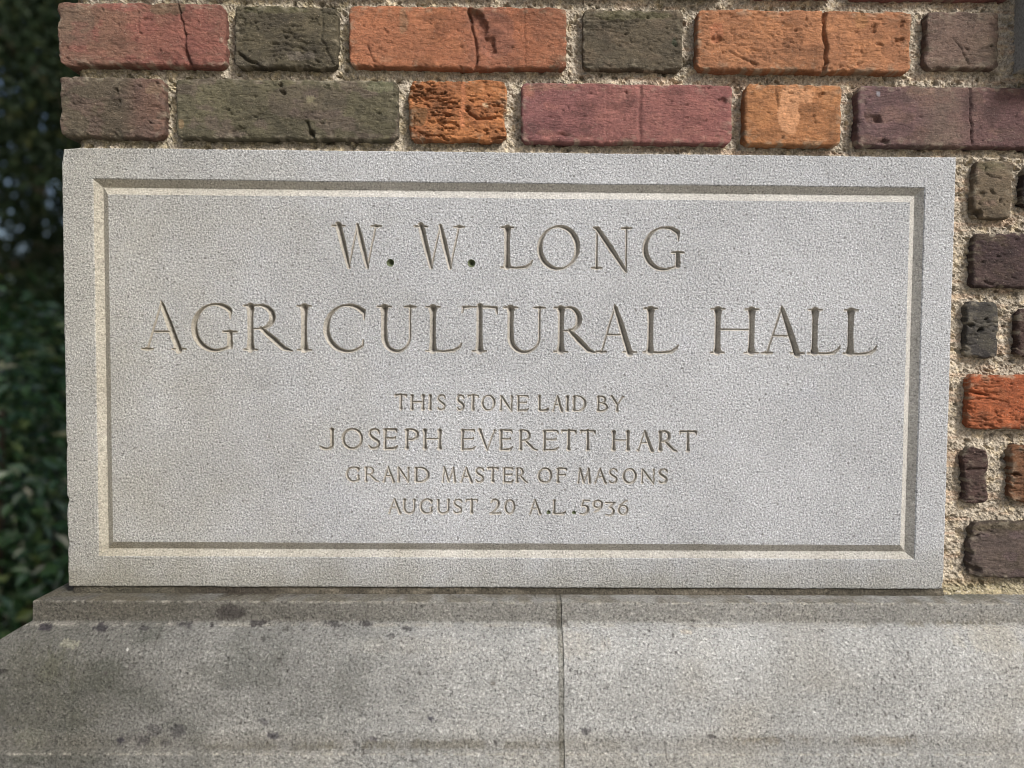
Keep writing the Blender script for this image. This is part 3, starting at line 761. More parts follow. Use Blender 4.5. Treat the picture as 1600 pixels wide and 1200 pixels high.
    nn = np.stack([np.where(ri[:, 1] == 0, -1, 0)+np.where(ri[:, 1] == nx-1, 1, 0), np.where(ri[:, 0] == 0, -1, 0)+np.where(ri[:, 0] == ny-1, 1, 0)], 1).astype(float)
    deps = [3, 7, 11, 15, 20, 26]+([depth] if depth <= 60 else list(np.linspace(50, depth-8, 6))+[depth])
    for dd in deps:
        if dd <= 1: continue
        p = bp.copy(); p[:, 2] = np.maximum(bp[:, 2]+1, d0+dd)+0.0
        nz = fbm(p[:, 0]/9+dd/11., p[:, 1]/9+dd/7., seed+18, 3)-.5
        out = 0.6+1.2*nz*1.6
        if depth > 60 and dd > depth-5: out = out-3
        p[:, 0] += nn[:, 0]*out; p[:, 1] += nn[:, 1]*out
        side.append(p); sc.append(bc*(0.92+.3*nz)[:, None])
    V0 = Pf.reshape(-1, 3); Fs = [gridfaces(ny, nx)]
    base_i = ri[:, 0]*nx+ri[:, 1]; prev = base_i; off = len(V0)
    for s_i in range(len(side)):
        cur = off+s_i*nb+np.arange(nb)
        Fs.append(np.stack([prev, np.roll(prev, -1), np.roll(cur, -1), cur], 1)); prev = cur
    allV = np.concatenate([V0]+side); allC = np.concatenate([C.reshape(-1, 3)]+sc)
    if depth > 60:   # close the back
        cidx = len(allV); allV = np.concatenate([allV, [[cen[0], cen[1], d0+depth]]]); allC = np.concatenate([allC, bc[:1]])
        Fs.append(np.stack([prev, np.roll(prev, -1), np.full(nb, cidx), np.full(nb, cidx)], 1)[:, :4])
    Fq = np.concatenate(Fs)
    org = toW(cen[0], cen[1], d0)
    if depth > 60:
        Fq2 = Fq[Fq[:, 2] != Fq[:, 3]]; tri = Fq[Fq[:, 2] == Fq[:, 3]][:, :3]
        # merge as quads + degenerate-free triangles
        tq = np.concatenate([Fq2[:, [0, 1, 2]], Fq2[:, [0, 2, 3]], tri])
        return mesh_from('brick', allV, tq, M_BRICK, wall, col=np.clip(allC, 0, 1), org=org, smooth=True)
    return mesh_from('brick', allV, Fq, M_BRICK, wall, col=np.clip(allC, 0, 1), org=org, smooth=True)

def U_(x, y, d=0): return px2w(x, y, d)[0]
def B_(x0, y0, x1, y1, d0=0.0, **kw):
    a = px2w(x0, (y0+y1)/2, d0)[0]; b = px2w(x1, (y0+y1)/2, d0)[0]
    t = px2w((x0+x1)/2, y0, d0)[1]; m_ = px2w((x0+x1)/2, y1, d0)[1]
    for k in ('cracks',):
        if k in kw: kw[k] = [([tuple(px2w(x, y, d0)[:2]) for x, y in pts], wd, dp) for pts, wd, dp in kw[k]]
    for k in ('gouges', 'patches'):
        if k in kw: kw[k] = [(*px2w(g_[0], g_[1], d0)[:2], *g_[2:]) for g_ in kw[k]]
    if 'smooth_bands' in kw: kw['smooth_bands'] = [(U_(p, (y0+y1)/2, d0), U_(q_, (y0+y1)/2, d0)) for p, q_ in kw['smooth_bands']]
    return brick(a, b, t, m_, d0, **kw)

# course A (top course in full view)
B_(90, 4, 350, 102, -1, depth=160, seed=11, cols=((140, 82, 68), (122, 88, 70), (146, 78, 68)), bands=[(0, (118, 92, 74)), (.35, (138, 88, 68)), (.7, (146, 80, 66)), (1, (142, 76, 64))], wr=.45, R=7, wob=3.2,
   cracks=[([(278, 8), (283, 30), (290, 60), (289, 78)], 2.0, 6), ([(287, 78), (297, 102)], 4.2, 9), ([(216, 20), (215, 46)], 1.5, 2)], patches=[(262, 12, 28, 10, .6, (92, 84, 58)), (120, 40, 26, 30, .4, (112, 92, 76))])
B_(366, 9, 526, 105, 1, seed=12, cols=((86, 78, 58), (76, 68, 54), (98, 88, 66)), wr=1.3, R=6, wob=3, patches=[(470, 88, 22, 6, .5, (124, 112, 104)), (430, 14, 50, 6, .5, (92, 90, 56))], cracks=[([(374, 83), (392, 97), (402, 99)], 3, 7), ([(505, 30), (500, 60), (522, 100)], 3, 3)])
B_(546, 10, 885, 105, -2, seed=13, satk=.85, cols=((168, 104, 70), (148, 94, 68), (160, 98, 68)), bands=[(0, (168, 104, 70)), (.45, (160, 100, 66)), (.62, (138, 86, 70)), (.8, (152, 90, 62)), (1, (130, 82, 60))], wr=.4, R=5,
   cracks=[([(731, 12), (738, 40), (745, 75), (743, 105)], 3.0, 7), ([(818, 12), (821, 60), (820, 104)], 1.4, 2), ([(574, 70), (582, 95)], 1.5, 3)], gouges=[(742, 24, 13, 12, 9), (752, 45, 11, 15, 8), (765, 72, 10, 15, 6)], patches=[(775, 55, 28, 34, .5, (128, 82, 70)), (630, 30, 6, 22, .4, (140, 122, 96))])
B_(911, 15, 1067, 108, 2, seed=14, cols=((92, 80, 62), (84, 74, 58), (104, 88, 70)), wr=1.0, R=5, patches=[(990, 24, 60, 6, .6, (84, 82, 48)), (1055, 66, 4, 6, .7, (60, 72, 52))])
B_(1089, 16, 1424, 110, -3, seed=15, satk=.76, cols=((180, 114, 64), (162, 102, 60), (172, 108, 64)), wr=.9, R=6, wob=2.6,
   cracks=[([(1289, 18), (1287, 45), (1291, 75), (1289, 111)], 3.6, 10), ([(1140, 80), (1160, 92), (1182, 100)], 2, 3)], patches=[(1345, 30, 10, 14, .4, (176, 122, 62)), (1120, 50, 10, 14, .35, (196, 104, 66))], gouges=[(1365, 46, 5, 7, 5), (1407, 62, 7, 4, 5), (1408, 38, 5, 4, 4), (1120, 62, 8, 6, 4), (1375, 70, 6, 3, 3)])
B_(1448, 19, 1561, 106, 0, seed=16, cols=((116, 90, 80), (94, 78, 62), (110, 84, 74)), bands=[(0, (120, 92, 82)), (.45, (114, 88, 78)), (1, (92, 78, 60))], wr=.3, R=4, wob=3, cracks=[([(1495, 65), (1515, 100)], 1.4, 3)], gouges=[(1513, 76, 3.5, 1.5, 5), (1551, 70, 4, 2, 5)])
# course B
B_(93, 120, 256, 214, 0, depth=330, seed=21, cols=((98, 84, 68), (88, 76, 62), (106, 82, 74)), bands=[(0, (94, 84, 66)), (.6, (98, 84, 68)), (.8, (112, 76, 68)), (1, (128, 84, 70))], wr=.7, R=6, wob=3, gouges=[(181, 141, 3.5, 4, 5)], patches=[(240, 138, 12, 9, .5, (150, 120, 92))], smooth_bands=[(214, 228)])
B_(275, 124, 621, 217, -1, seed=22, cols=((98, 92, 68), (88, 82, 62), (102, 86, 78)), wr=.55, R=6, wob=2.6, patches=[(285, 192, 5, 6, .7, (160, 128, 84)), (480, 160, 60, 26, .35, (98, 80, 76)), (485, 155, 6, 6, .6, (140, 132, 100)), (595, 135, 20, 8, .5, (126, 128, 92))],
   cracks=[([(365, 190), (400, 182), (425, 165)], 1.4, 2.5), ([(480, 190), (483, 205), (490, 212)], 3, 6)], gouges=[(438, 132, 5, 3, 6), (444, 144, 6, 3, 6), (484, 208, 7, 6, 6), (372, 205, 16, 6, 4)])
B_(639, 126, 790, 219, -2, seed=23, step=1.3, satk=.8, cols=((184, 112, 52), (162, 96, 48), (128, 78, 42)), wr=2.6, pit=1.5, R=7, wob=4, smooth_bands=[(719, 727)], patches=[(723, 160, 4, 40, .7, (204, 122, 72)), (652, 182, 14, 14, .6, (96, 72, 40)), (758, 163, 4, 3, .8, (214, 178, 140))], cracks=[([(727, 172), (745, 186), (775, 184)], 3, 6)])
B_(815, 131, 1144, 223, -2, seed=24, cols=((146, 84, 80), (134, 76, 76), (158, 92, 84)), bands=[(0, (132, 76, 82)), (.15, (138, 78, 82)), (.5, (150, 86, 80)), (1, (146, 78, 76))], wr=.12, pit=.7, R=5, wob=1.4,
   cracks=[([(1000, 134), (1000, 222)], 4.0, 3), ([(947, 134), (948, 222)], 1.4, 1.2), ([(1005, 136), (1100, 138)], 1.2, 1)], patches=[(824, 140, 10, 8, .5, (176, 108, 84)), (860, 136, 40, 5, .35, (150, 110, 80))], gouges=[(978, 146, 3, 9, 2), (1130, 158, 8, 6, 4), (881, 210, 10, 3, 3)])
B_(1165, 132, 1315, 226, -3, seed=25, satk=.78, cols=((176, 114, 60), (164, 104, 54), (182, 118, 62)), wr=.35, R=5, wob=2, patches=[(1233, 172, 16, 36, .95, (206, 142, 92)), (1258, 170, 22, 18, .0, (206, 142, 92)), (1248, 150, 24, 12, .9, (204, 140, 90))], smooth_bands=[(1216, 1250)], gouges=[(1284, 148, 5, 2.5, 4), (1236, 147, 3, 2, 4), (1272, 182, 4, 2, 3)], cracks=[([(1212, 134), (1214, 168)], 1.6, 3)])
B_(1341, 136, 1690, 229, -3, seed=26, cols=((112, 80, 82), (104, 78, 76), (122, 88, 80)), bands=[(0, (116, 80, 88)), (.2, (112, 78, 82)), (.38, (120, 98, 84)), (.5, (108, 72, 72)), (.7, (96, 58, 62)), (1, (96, 58, 62))], wr=.15, pit=.7, R=5, wob=1.8,
   cracks=[([(1516, 137), (1517, 170), (1519, 225)], 2.0, 5)], gouges=[(1366, 187, 14, 10, 4), (1372, 186, 7, 6, 4), (1380, 222, 10, 5, 5)], patches=[(1372, 148, 3, 4, .7, (170, 170, 190)), (1440, 142, 22, 6, .4, (150, 116, 96))])
# upper course, only its undersides reach into the photo; and generic courses beyond
PAL = [((140, 82, 68), (122, 88, 70)), ((86, 78, 58), (98, 88, 66)), ((168, 92, 60), (146, 84, 62)), ((92, 80, 62), (84, 74, 58)), ((184, 104, 56), (164, 92, 52)), ((116, 90, 80), (94, 78, 62)),
       ((98, 92, 68), (88, 82, 62)), ((146, 84, 80), (134, 76, 76)), ((76, 52, 52), (66, 46, 48)), ((80, 74, 72), (68, 64, 64)), ((158, 72, 40), (140, 62, 36)), ((90, 62, 56), (80, 56, 52))]
rw = random.Random(77)
def generic(u0, u1, v0, v1, depth=60, step=9.0, seed=None):
    c = PAL[rw.randrange(len(PAL))]; s = rw.randrange(1000, 99999) if seed is None else seed
    return brick(u0, u1, v0, v1, rw.uniform(-3, 2), depth=depth, seed=s, step=step, cols=c, wr=rw.uniform(.1, .6), R=6, wob=2.4, pit=.9)
HDR, STR, JT = 155.0, 335.0, 19.0
vtopA = px2w(800, 10)[1]; pitch = 107.0; hb = 86.5
blockU = 796.0       # left face of the projecting grey stone block
for cidx in range(1, 9):
    vt = vtopA-2-pitch*cidx; u = -700.0; hd = (cidx % 2 == 1)
    first = True
    while u < blockU-40:
        w = HDR if hd else STR
        if first and not hd: w = 260
        w += rw.uniform(-5, 5)
        u1 = min(u+w, blockU-14)
        generic(u, u1, vt, vt+hb, depth=((160 if not hd else 330) if first else 60), step=(4.0 if cidx == 1 else 10.0))
        u = u1+JT+rw.uniform(-2, 2); hd = not hd; first = False
# right column beside the cornerstone
kwR = dict(R=5, wob=3)
B_(1524, 251, 1582, 341, 0, seed=31, cols=((116, 98, 76), (104, 88, 68), (124, 98, 84)), wr=.15, gouges=[(1527, 334, 9, 7, 11), (1536, 303, 5, 6, 3), (1563, 316, 3, 4, 4), (1540, 264, 3, 3, 4), (1551, 300, 4, 5, 3), (1532, 318, 3, 3, 3)], patches=[(1548, 260, 22, 7, .4, (104, 100, 66))], cracks=[([(1540, 270), (1548, 276), (1562, 278)], 1.8, 3)], R=4, wob=3)
B_(1600, 262, 1700, 322, 0, seed=32, cols=((58, 40, 42), (50, 36, 38)), wr=1, **kwR)
B_(1522, 366, 1790, 450, 0, seed=33, cols=((74, 54, 54), (66, 46, 50), (78, 60, 50)), wr=.5, cracks=[([(1540, 440), (1552, 446)], 3, 4)], gouges=[(1562, 400, 4, 2, 5), (1536, 408, 4, 3, 4)], patches=[(1545, 371, 30, 5, .5, (84, 72, 52))], **kwR)
B_(1512, 472, 1560, 558, 0, seed=34, cols=((72, 68, 66), (62, 58, 60), (78, 74, 66)), wr=1.2, gouges=[(1534, 517, 4, 5, 8), (1518, 508, 6, 4, 8), (1541, 498, 4, 3, 6)], R=5, wob=4)
B_(1592, 483, 1700, 559, 0, seed=35, cols=((82, 56, 50), (72, 50, 46)), wr=1, **kwR)
B_(1514, 587, 1790, 671, -1, seed=36, satk=.84, cols=((166, 84, 38), (156, 76, 34), (152, 82, 42)), wr=1.5, cracks=[([(1510, 610), (1525, 615), (1545, 618)], 3.4, 7), ([(1538, 664), (1550, 666)], 2.5, 5), ([(1512, 626), (1540, 622), (1575, 628)], 2, 4)], R=6, wob=3)
B_(1508, 701, 1544, 786, 0, seed=37, cols=((92, 64, 58), (82, 58, 54)), wr=1.4, cracks=[([(1512, 735), (1540, 732)], 3, 6)], R=5, wob=5)
B_(1580, 699, 1690, 785, 0, seed=38, cols=((128, 78, 36), (96, 60, 38)), wr=1.6, gouges=[(1586, 742, 10, 3, 8)], R=6, wob=5)
B_(1517, 816, 1790, 903, 0, seed=39, cols=((92, 76, 72), (84, 70, 60), (92, 72, 76)), wr=.9, cracks=[([(1500, 838), (1515, 841), (1528, 836)], 3, 6)], gouges=[(1512, 868, 10, 12, 8), (1512, 824, 10, 7, 6), (1520, 893, 14, 12, 8)], patches=[(1600, 822, 90, 6, .6, (96, 84, 62))], R=8, wob=5)
# the wall goes on to the right of the frame
rowv = [(262, 322), (366, 450), (475, 559), (587, 671), (699, 785), (816, 903)]
for ri_, (ya, yb) in enumerate(rowv):
    va = px2w(1500, ya)[1]; vz = va+hb; hd = ri_ % 2 == 1
    u = 830.0 if ri_ in (0, 2, 4) else 912.0
    if ri_ in (0, 2, 4): u = px2w(1695, 500)[0]+JT; hd = False
    else: u = px2w(1790, 500)[0]+JT; hd = True
    while u < 2850:
        w = (HDR if hd else STR)+rw.uniform(-6, 6); generic(u, u+w, va, vz, step=12); u += w+JT; hd = not hd
for k in range(0, 9):   # courses on the far side of the grey block
    va = vtopA-2-pitch*k; u = blockU+432; hd = k % 2 == 1
    while u < 2850:
        w = (HDR if hd else STR)+rw.uniform(-6, 6); generic(u, u+w, va, va+hb, step=14); u += w+JT; hd = not hd
for k in range(1):
    va = px2w(1500, 134)[1]; u = px2w(1690, 180)[0]+JT; hd = True
    while u < 2850:
        w = (HDR if hd else STR)+rw.uniform(-6, 6); generic(u, u+w, va, va+hb, step=12); u += w+JT; hd = not hd
# return side of the corner (seen only from further left): bricks laid along the depth
def side_brick(d0, d1, v0, v1, seed):
    c = PAL[rw.randrange(len(PAL))]; n_ = 8; m_ = 5
    w = d1-d0; h = v1-v0
    a, b = np.meshgrid(np.linspace(0, 1, 14), np.linspace(0, 1, 8))
    e = np.minimum(np.minimum(a, 1-a)*w, np.minimum(b, 1-b)*h)
    x = np.clip(1-e/6.0, 0, 1); off = 6*(1-np.sqrt(1-np.clip(x*x, 0, .98)))+(fbm(a*w/20, b*h/20, seed, 3)-.5)*4
    P = np.stack([-700+off, v0+b*h, d0+a*w], -1); V0 = P.reshape(-1, 3)
    idx = np.arange(14*8).reshape(8, 14)
    rg = np.r_[idx[0], idx[1:, -1], idx[-1, -2::-1], idx[-2:0:-1, 0]]
    back = V0[rg].copy(); back[:, 0] = -640
    cur = len(V0)+np.arange(len(rg))
    Fs = np.concatenate([gridfaces(8, 14, flip=True), np.stack([rg, cur, np.roll(cur, -1), np.roll(rg, -1)], 1)])
    V = np.concatenate([V0, back]); Cc = mix(lin(c[0])[None], lin(c[1])[None], fbm(V[:, 2]/40, V[:, 1]/30, seed, 3)); gl = Cc.mean(-1, keepdims=True); Cc = (gl+(Cc-gl)*.7)*.92
    mesh_from('brick', V, Fs, M_BRICK, wall, col=Cc, org=toW(-700, (v0+v1)/2, (d0+d1)/2))
courses = [(px2w(200, 120)[1], px2w(200, 214)[1], 330), (px2w(200, 4)[1], px2w(200, 102)[1], 160)]
for cidx in range(1, 9):
    vt = vtopA-2-pitch*cidx; courses.append((vt, vt+hb, 330 if cidx % 2 == 1 else 160))
for i, (va, vz, st) in enumerate(courses):
    d = st+JT; hd = st < 200
    while d < 880:
        w = 155 if hd else 300; w = min(w, 900-d); side_brick(d, d+w, va, vz, 500+i*7+int(d)); d += w+JT; hd = not hd
for i in range(6):   # side of the corner below: bricks behind the cornerstone's end
    va = -338+i*113; d = 210
    while d < 880:
        w = min(310 if i % 2 else 200, 900-d); side_brick(d, d+w, va, va+hb+4, 900+i*7+int(d)); d += w+JT

# mortar
def mortar_depth(U, V, lo=16.0):
    D = lo+(fbm(U/70, V/50, 201, 3)-.5)*7
    D = D+(fbm(U/6.0, V/6.0, 202, 3)-.5)*7.5+(vnoise(U/2.6, V/2.6, 203)-.5)*2.2
    pk = np.clip(fbm(U/10, V/8, 204, 3)-.66, 0, 1)*38
    return D+pk
def mortar_color(V):
    u, v = V[:, 0], V[:, 1]
    f = fbm(u/45, v/30, 210, 4); f2 = fbm(u/9, v/9, 211, 3)
    c = mix(lin((146, 139, 127)), lin((170, 162, 149)), sstep(.3, .7, f))
    green = sstep(450, -700, u+(f-.5)*500)*sstep(200, -340, v)
    c = mix(c, lin((128, 123, 102))[None], green*sstep(.30, .62, f2)*.75)
    c = mix(c, lin((196, 182, 154))[None], sstep(.55, .75, f2)*.5)
    c = mix(c, lin((168, 142, 122))[None], sstep(.56, .72, fbm(u/60, v/8, 215, 3))*.45*sstep(0, 300, u))
    c = mix(c, lin((128, 122, 92))[None], sstep(320, 345, v)*.6)
    return np.clip(c, 0, 1)
parts = []
def mort(us, vs, fn, name='mortar'):
    V, Fc = fieldmesh(us, vs, fn); parts.append((V, Fc))
vTop, vSt = -655.0, -HH
def fA(U, V):
    D = mortar_depth(U, V); near = np.exp(-np.abs(V+HH)/7.0); D = D-near*6
    edge = sstep(-672, -682, U); D = D+edge*8
    return np.maximum(D, 3)
mort(np.arange(-682, 842, 2.1), np.arange(vTop, -332, 2.1), fA)
def fB(U, V):
    D = mortar_depth(U, V, 14); near = np.exp(-np.abs(U-HW)/6.0)
    D = D-near*7
    D = D-np.exp(-np.abs(V-357)/6.0)*8
    return np.maximum(D, 3)
mort(np.arange(690, 842, 1.9), np.arange(-335.5, 357, 1.9), fB)
def fC(U, V): return mortar_depth(U, V, 20)
mort(np.arange(842, 2900, 12.0), np.arange(-1500, 360, 12.0), fC)
mort(np.arange(-682, 860, 12.0), np.r_[np.arange(-1500, vTop, 12.0), vTop+3], fC)
# side face of the mortar on the return
ds = np.r_[np.arange(22, 60, 3.0), np.arange(60, 905, 12.0)]; vs_ = np.r_[np.arange(-1500, -640, 14.0), np.arange(-640, -330, 3.5), np.arange(-330, 360, 14.0)]
DD, VV2 = np.meshgrid(ds, vs_)
UU = -682+(fbm(DD/6, VV2/6, 230, 3)-.5)*7+np.where(VV2 > -332, 8, 0)
parts.append((np.stack([UU, VV2, DD], -1).reshape(-1, 3), gridfaces(len(vs_), len(ds), flip=True)))
for i, (V, Fc) in enumerate(parts):
    mesh_from('mortar', V, Fc, M_MORTAR, wall, col=mortar_color(V), org=toW(0, 0, 20))
# the building goes on above and to the right, out of the picture
ub = []; uf = []; uc = []
def cheap(u0, u1, v0, v1):
    b_ = len(ub); c = PAL[rw.randrange(len(PAL))]; cc = lin(c[0]); cc = (cc.mean()+(cc-cc.mean())*.7)*.92
    for m_, d in ((0, 46), (0, 3), (3, 0)):
        ub.extend([(u0+m_, v0+m_, d), (u1-m_, v0+m_, d), (u1-m_, v1-m_, d), (u0+m_, v1-m_, d)])
    for r_ in range(2):
        for k in range(4):
            uf.append((b_+4*r_+k, b_+4*r_+(k+1) % 4, b_+4*r_+4+(k+1) % 4, b_+4*r_+4+k))
    uf.append((b_+11, b_+10, b_+9, b_+8)); uc.extend([cc]*12)
for c_ in range(-15, 50):
    va = vtopA-2-pitch*9-pitch*(c_+0) if c_ >= 0 else px2w(1500, 134)[1]+pitch*(-c_-1)*1.0
    u = -700.0 if c_ >= 0 else 2885.0
    if c_ < 0 and va > 300: continue
    hd = c_ % 2 == 0
    while u < 7950:
        w = min(HDR if hd else STR, 7990-u); cheap(u, u+w, va, va+hb); u += w+JT; hd = not hd
for k in range(0, 9):
    u = 2885.0; hd = k % 2 == 0
    while u < 7950:
        w = min(HDR if hd else STR, 7990-u); cheap(u, u+w, vtopA-2-pitch*k, vtopA-2-pitch*k+hb); u += w+JT; hd = not hd
mesh_from('brickwork', ub, uf, M_BRICK, wall, col=np.clip(np.array(uc), 0, 1), org=toW(0, -2500, 0))['kind'] = 'stuff'
# wall back and top so that it is solid
def solid(name, x0, x1, v0, v1, d0, d1, mat, parent, col=None):
    c = [(x0, v0, d0), (x1, v0, d0), (x1, v1, d0), (x0, v1, d0), (x0, v0, d1), (x1, v0, d1), (x1, v1, d1), (x0, v1, d1)]
    f = [(0, 3, 2, 1), (4, 5, 6, 7), (0, 1, 5, 4), (3, 7, 6, 2), (0, 4, 7, 3), (1, 2, 6, 5)]
    return mesh_from(name, c, f, mat, parent, col=None if col is None else np.tile(col, (8, 1)), org=toW((x0+x1)/2, (v0+v1)/2, (d0+d1)/2))
solid('core', -660, 8000, -6500, 2200, 45, 880, M_MORTAR, wall, lin((140, 122, 98)))
# bed joint under the cornerstone
us = np.arange(-697, 704, 2.4); vs_ = np.array([343.0, 345.5, 348, 350.5, 353, 355.5, 357])
def fJ(U, V):
    t = (V-343)/14
    e = np.exp(-(U+697)/4.0)
    return 3.2-3.6*sstep(.2, 1.0, t)+(fbm(U/7, V/5, 240, 3)-.5)*4.0+e*6
V, Fc = fieldmesh(us, vs_, fJ)
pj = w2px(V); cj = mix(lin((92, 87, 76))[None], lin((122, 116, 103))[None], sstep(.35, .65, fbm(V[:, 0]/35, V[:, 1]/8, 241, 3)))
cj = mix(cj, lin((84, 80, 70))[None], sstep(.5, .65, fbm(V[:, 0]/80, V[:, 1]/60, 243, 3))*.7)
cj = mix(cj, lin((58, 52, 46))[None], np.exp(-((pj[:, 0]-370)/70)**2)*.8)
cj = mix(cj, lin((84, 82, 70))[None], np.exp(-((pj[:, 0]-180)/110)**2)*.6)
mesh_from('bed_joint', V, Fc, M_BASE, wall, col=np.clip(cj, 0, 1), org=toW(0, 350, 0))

# ------------------------------------------------------------------ projecting grey stone block, top right
blk = []
v_b = px2w(1580, 116, 18)[1]
us = [blockU, blockU+3]
rr = []
for m_, d in ((0, 40), (0, -52), (1.2, -54.5), (4, -55.5)):
    u0, u1, v0, v1 = blockU+m_, blockU+420-m_, -1500+m_, v_b-m_
    nn = 40
    top = [(u0+(u1-u0)*i/nn, v0, d) for i in range(nn)]; rt = [(u1, v0+(v1-v0)*i/60, d) for i in range(60)]
    bt = [(u1-(u1-u0)*i/nn, v1, d) for i in range(nn)]; lf = [(u0, v1-(v1-v0)*i/60, d) for i in range(60)]
    rr.append(top+rt+bt+lf)
A = np.array(rr); A[:, :, 0] += (fbm(A[:, :, 1]/12, A[:, :, 2]/12, 301, 3)-.5)*1.6; A[:, :, 1] += (fbm(A[:, :, 0]/12, A[:, :, 2]/12, 302, 3)-.5)*1.4
nb_ = A.shape[1]; V = np.concatenate([A.reshape(-1, 3), [[blockU+210, -900, -55.5]]])
tri = [];
Fq = gridfaces(4, nb_, True, True)
tri = np.concatenate([Fq[:, [0, 1, 2]], Fq[:, [0, 2, 3]], np.stack([3*nb_+np.arange(nb_), np.full(nb_, 4*nb_), 3*nb_+(np.arange(nb_)+1) % nb_], 1)])
blko = mesh_from('stone_block', V, tri, M_GREY, None, org=toW(blockU+210, v_b, 0))
blko['label'] = 'dark grey stone block jutting from the bricks at the top right edge'; blko['category'] = 'stone block'

# ------------------------------------------------------------------ greenery behind, left of the wall
def leaves_mesh(name, P, size, mat, parent, seed, up=0.5, fold=True, outward=None, tri2=False):
    r = np.random.RandomState(seed); n = len(P)
    nrm = r.normal(size=(n, 3)); nrm[:, 2] = np.abs(nrm[:, 2])*(.6+up)
    if outward is not None: nrm = nrm*.8+outward*1.2
    nrm /= np.linalg.norm(nrm, axis=1)[:, None]
    t = np.cross(nrm, r.normal(size=(n, 3))); t /= np.linalg.norm(t, axis=1)[:, None]; b = np.cross(nrm, t)
    L_ = size*(.7+.6*r.rand(n))[:, None]; Wd = L_*(.42+.12*r.rand(n))[:, None]
    dz = nrm*L_*.10
    v = np.stack([P-t*L_*.5, P-t*L_*.05+b*Wd*.5+dz, P+t*L_*.5, P-t*L_*.05-b*Wd*.5+dz, ], 1)
    V = v.reshape(-1, 3); i0 = np.arange(n)*4
    Fc = np.concatenate([np.stack([i0, i0+1, i0+2], 1), np.stack([i0, i0+2, i0+3], 1)])
    o = mesh_from(name, V, Fc, mat, parent, units=False, org=tuple(parent.location))
    return o
def tube(name, pts, rad, mat, parent, nseg=9):
    pts = np.array(pts, float); V = []
    for i, p in enumerate(pts):
        d = pts[min(i+1, len(pts)-1)]-pts[max(i-1, 0)]; d /= np.linalg.norm(d)
        a = np.cross(d, [0.3, 1, 0.1]); a /= np.linalg.norm(a); b = np.cross(d, a)
        for k in range(nseg):
            th = 2*math.pi*k/nseg; V.append(p+rad[i]*(math.cos(th)*a+math.sin(th)*b))
    return mesh_from(name, V, gridfaces(len(pts), nseg, True), mat, parent, units=False, org=tuple(parent.location))
M_LEAF = leaf_material('evergreen_leaf', (0.020, 0.056, 0.022), (0.048, 0.108, 0.038), .24, .8)
M_LEAF2 = leaf_material('dark_tree_leaf', (0.007, 0.014, 0.006), (0.014, 0.026, 0.010), .6, .15)
M_BARK = plain('bark', (0.06, 0.045, 0.03), .95, (30, .4))
def shrub(x, y, w, dpt, h, n, seed, label, mat=M_LEAF, size=.055):
    e = thing('evergreen_shrub', (x, y, 0), label, 'shrub', 'evergreen shrubs behind the left end of the wall')
    r = np.random.RandomState(seed); q = r.normal(size=(n, 3)); q /= np.linalg.norm(q, axis=1)[:, None]
    rad = r.rand(n)**.28
    lump = .82+.36*fbm(q[:, 0]*2.4+seed+5, q[:, 2]*2.4+q[:, 1]*2+5, seed, 3)
    P = q*rad[:, None]*lump[:, None]*np.array([w/2, dpt/2, h*.56])+np.array([x, y, h*.47])
    P = P[P[:, 2] > .03]
    leaves_mesh('foliage', P, size, mat, e, seed, outward=q[:len(P)]*0+((P-np.array([x, y, h*.4]))/np.linalg.norm(P-np.array([x, y, h*.4]), axis=1)[:, None]))['kind'] = 'stuff'
    for k in range(4):
        a = r.uniform(0, 6.28); tube('stem', [(x, y, 0), (x+.1*math.cos(a), y+.1*math.sin(a), h*.3), (x+w*.25*math.cos(a), y+dpt*.25*math.sin(a), h*.75)], [.03, .022, .008], M_BARK, e)
    return e
shrub(-1.72, 1.75, 1.35, 1.2, 1.60, 9000, 1, 'glossy dark evergreen shrub closest behind the left end of the stone base')
shrub(-2.75, 1.55, 1.4, 1.3, 1.42, 7000, 2, 'glossy dark evergreen shrub left of the one nearest the wall corner')
shrub(-1.0, 2.9, 1.5, 1.3, 1.4, 6000, 3, 'evergreen shrub standing behind the brick wall corner')
shrub(-2.55, 3.0, 1.7, 1.5, 1.55, 8000, 4, 'taller evergreen shrub in the second row behind the wall corner')
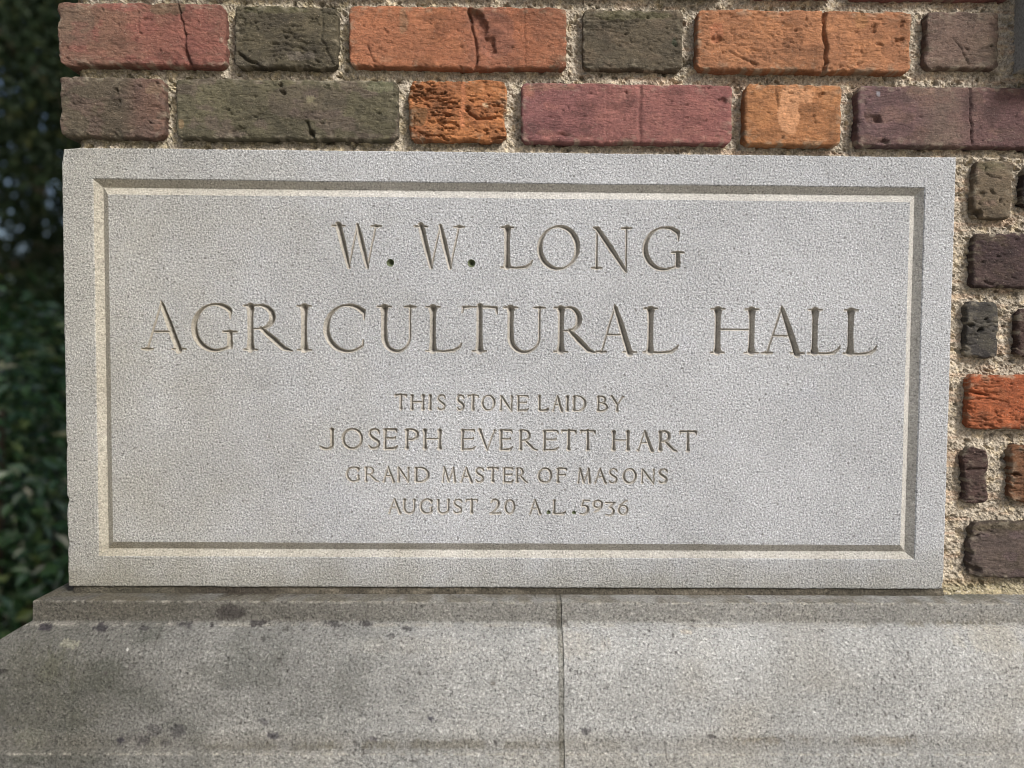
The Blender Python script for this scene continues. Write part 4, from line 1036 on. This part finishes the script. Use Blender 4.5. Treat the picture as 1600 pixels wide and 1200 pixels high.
shrub(-3.9, 2.3, 1.6, 1.5, 1.5, 5000, 5, 'outermost evergreen shrub far to the left of the wall corner')
def tree(x, y, h, cr, n, seed, label, low=.8, size=.11):
    e = thing('shade_tree', (x, y, 0), label, 'tree', 'dark trees behind the shrubs')
    r = np.random.RandomState(seed)
    P = []
    nb = 34
    cs = []
    for k in range(nb):
        a = r.uniform(0, 6.28); zz = r.uniform(low, h); rr_ = cr*(1-.75*abs((zz-low)/(h-low)-.4))*r.uniform(.25, 1)
        cs.append((x+rr_*math.cos(a), y+rr_*math.sin(a), zz))
    cs = np.array(cs); each = n//nb
    for c in cs:
        q = r.normal(size=(each, 3)); q /= np.linalg.norm(q, axis=1)[:, None]
        P.append(c+q*(r.rand(each)**.4)[:, None]*np.array([.95, .95, .62])*r.uniform(.7, 1.15))
    P = np.concatenate(P); P = P[P[:, 2] > .4]
    leaves_mesh('crown', P, size, M_LEAF2, e, seed)['kind'] = 'stuff'
    tube('trunk', [(x, y, 0), (x+.05, y, h*.3), (x-.05, y+.05, h*.6), (x, y, h*.92)], [.2, .16, .1, .03], M_BARK, e, 12)
    for c in cs[:9]: tube('branch', [(x, y, min(c[2]*.7, h*.7)), ((x+c[0])/2, (y+c[1])/2, c[2]*.9), tuple(c)], [.07, .045, .015], M_BARK, e, 7)
tree(-3.0, 5.2, 6.6, 2.3, 46000, 11, 'dark leafy tree rising directly behind the front shrubs', low=1.2, size=.065)
tree(-5.6, 6.8, 7.4, 2.4, 9000, 12, 'dark leafy tree further back on the left', size=.10)
tree(-1.9, 7.4, 7.0, 2.3, 14000, 13, 'dark leafy tree behind the brick wall')
tree(-7.6, 4.0, 6.5, 2.2, 14000, 14, 'dark leafy tree at the far left of the planting')
tree(-5.6, 10.5, 8.0, 3.0, 4500, 15, 'tallest dark tree at the back of the planting', size=.22)
tree(-9.0, 9.0, 8.0, 3.0, 9000, 16, 'broad dark tree in the back row on the left', size=.20)
tree(-9.5, 14.5, 9.5, 3.8, 4500, 17, 'farthest dark tree rising behind the back row', size=.28)
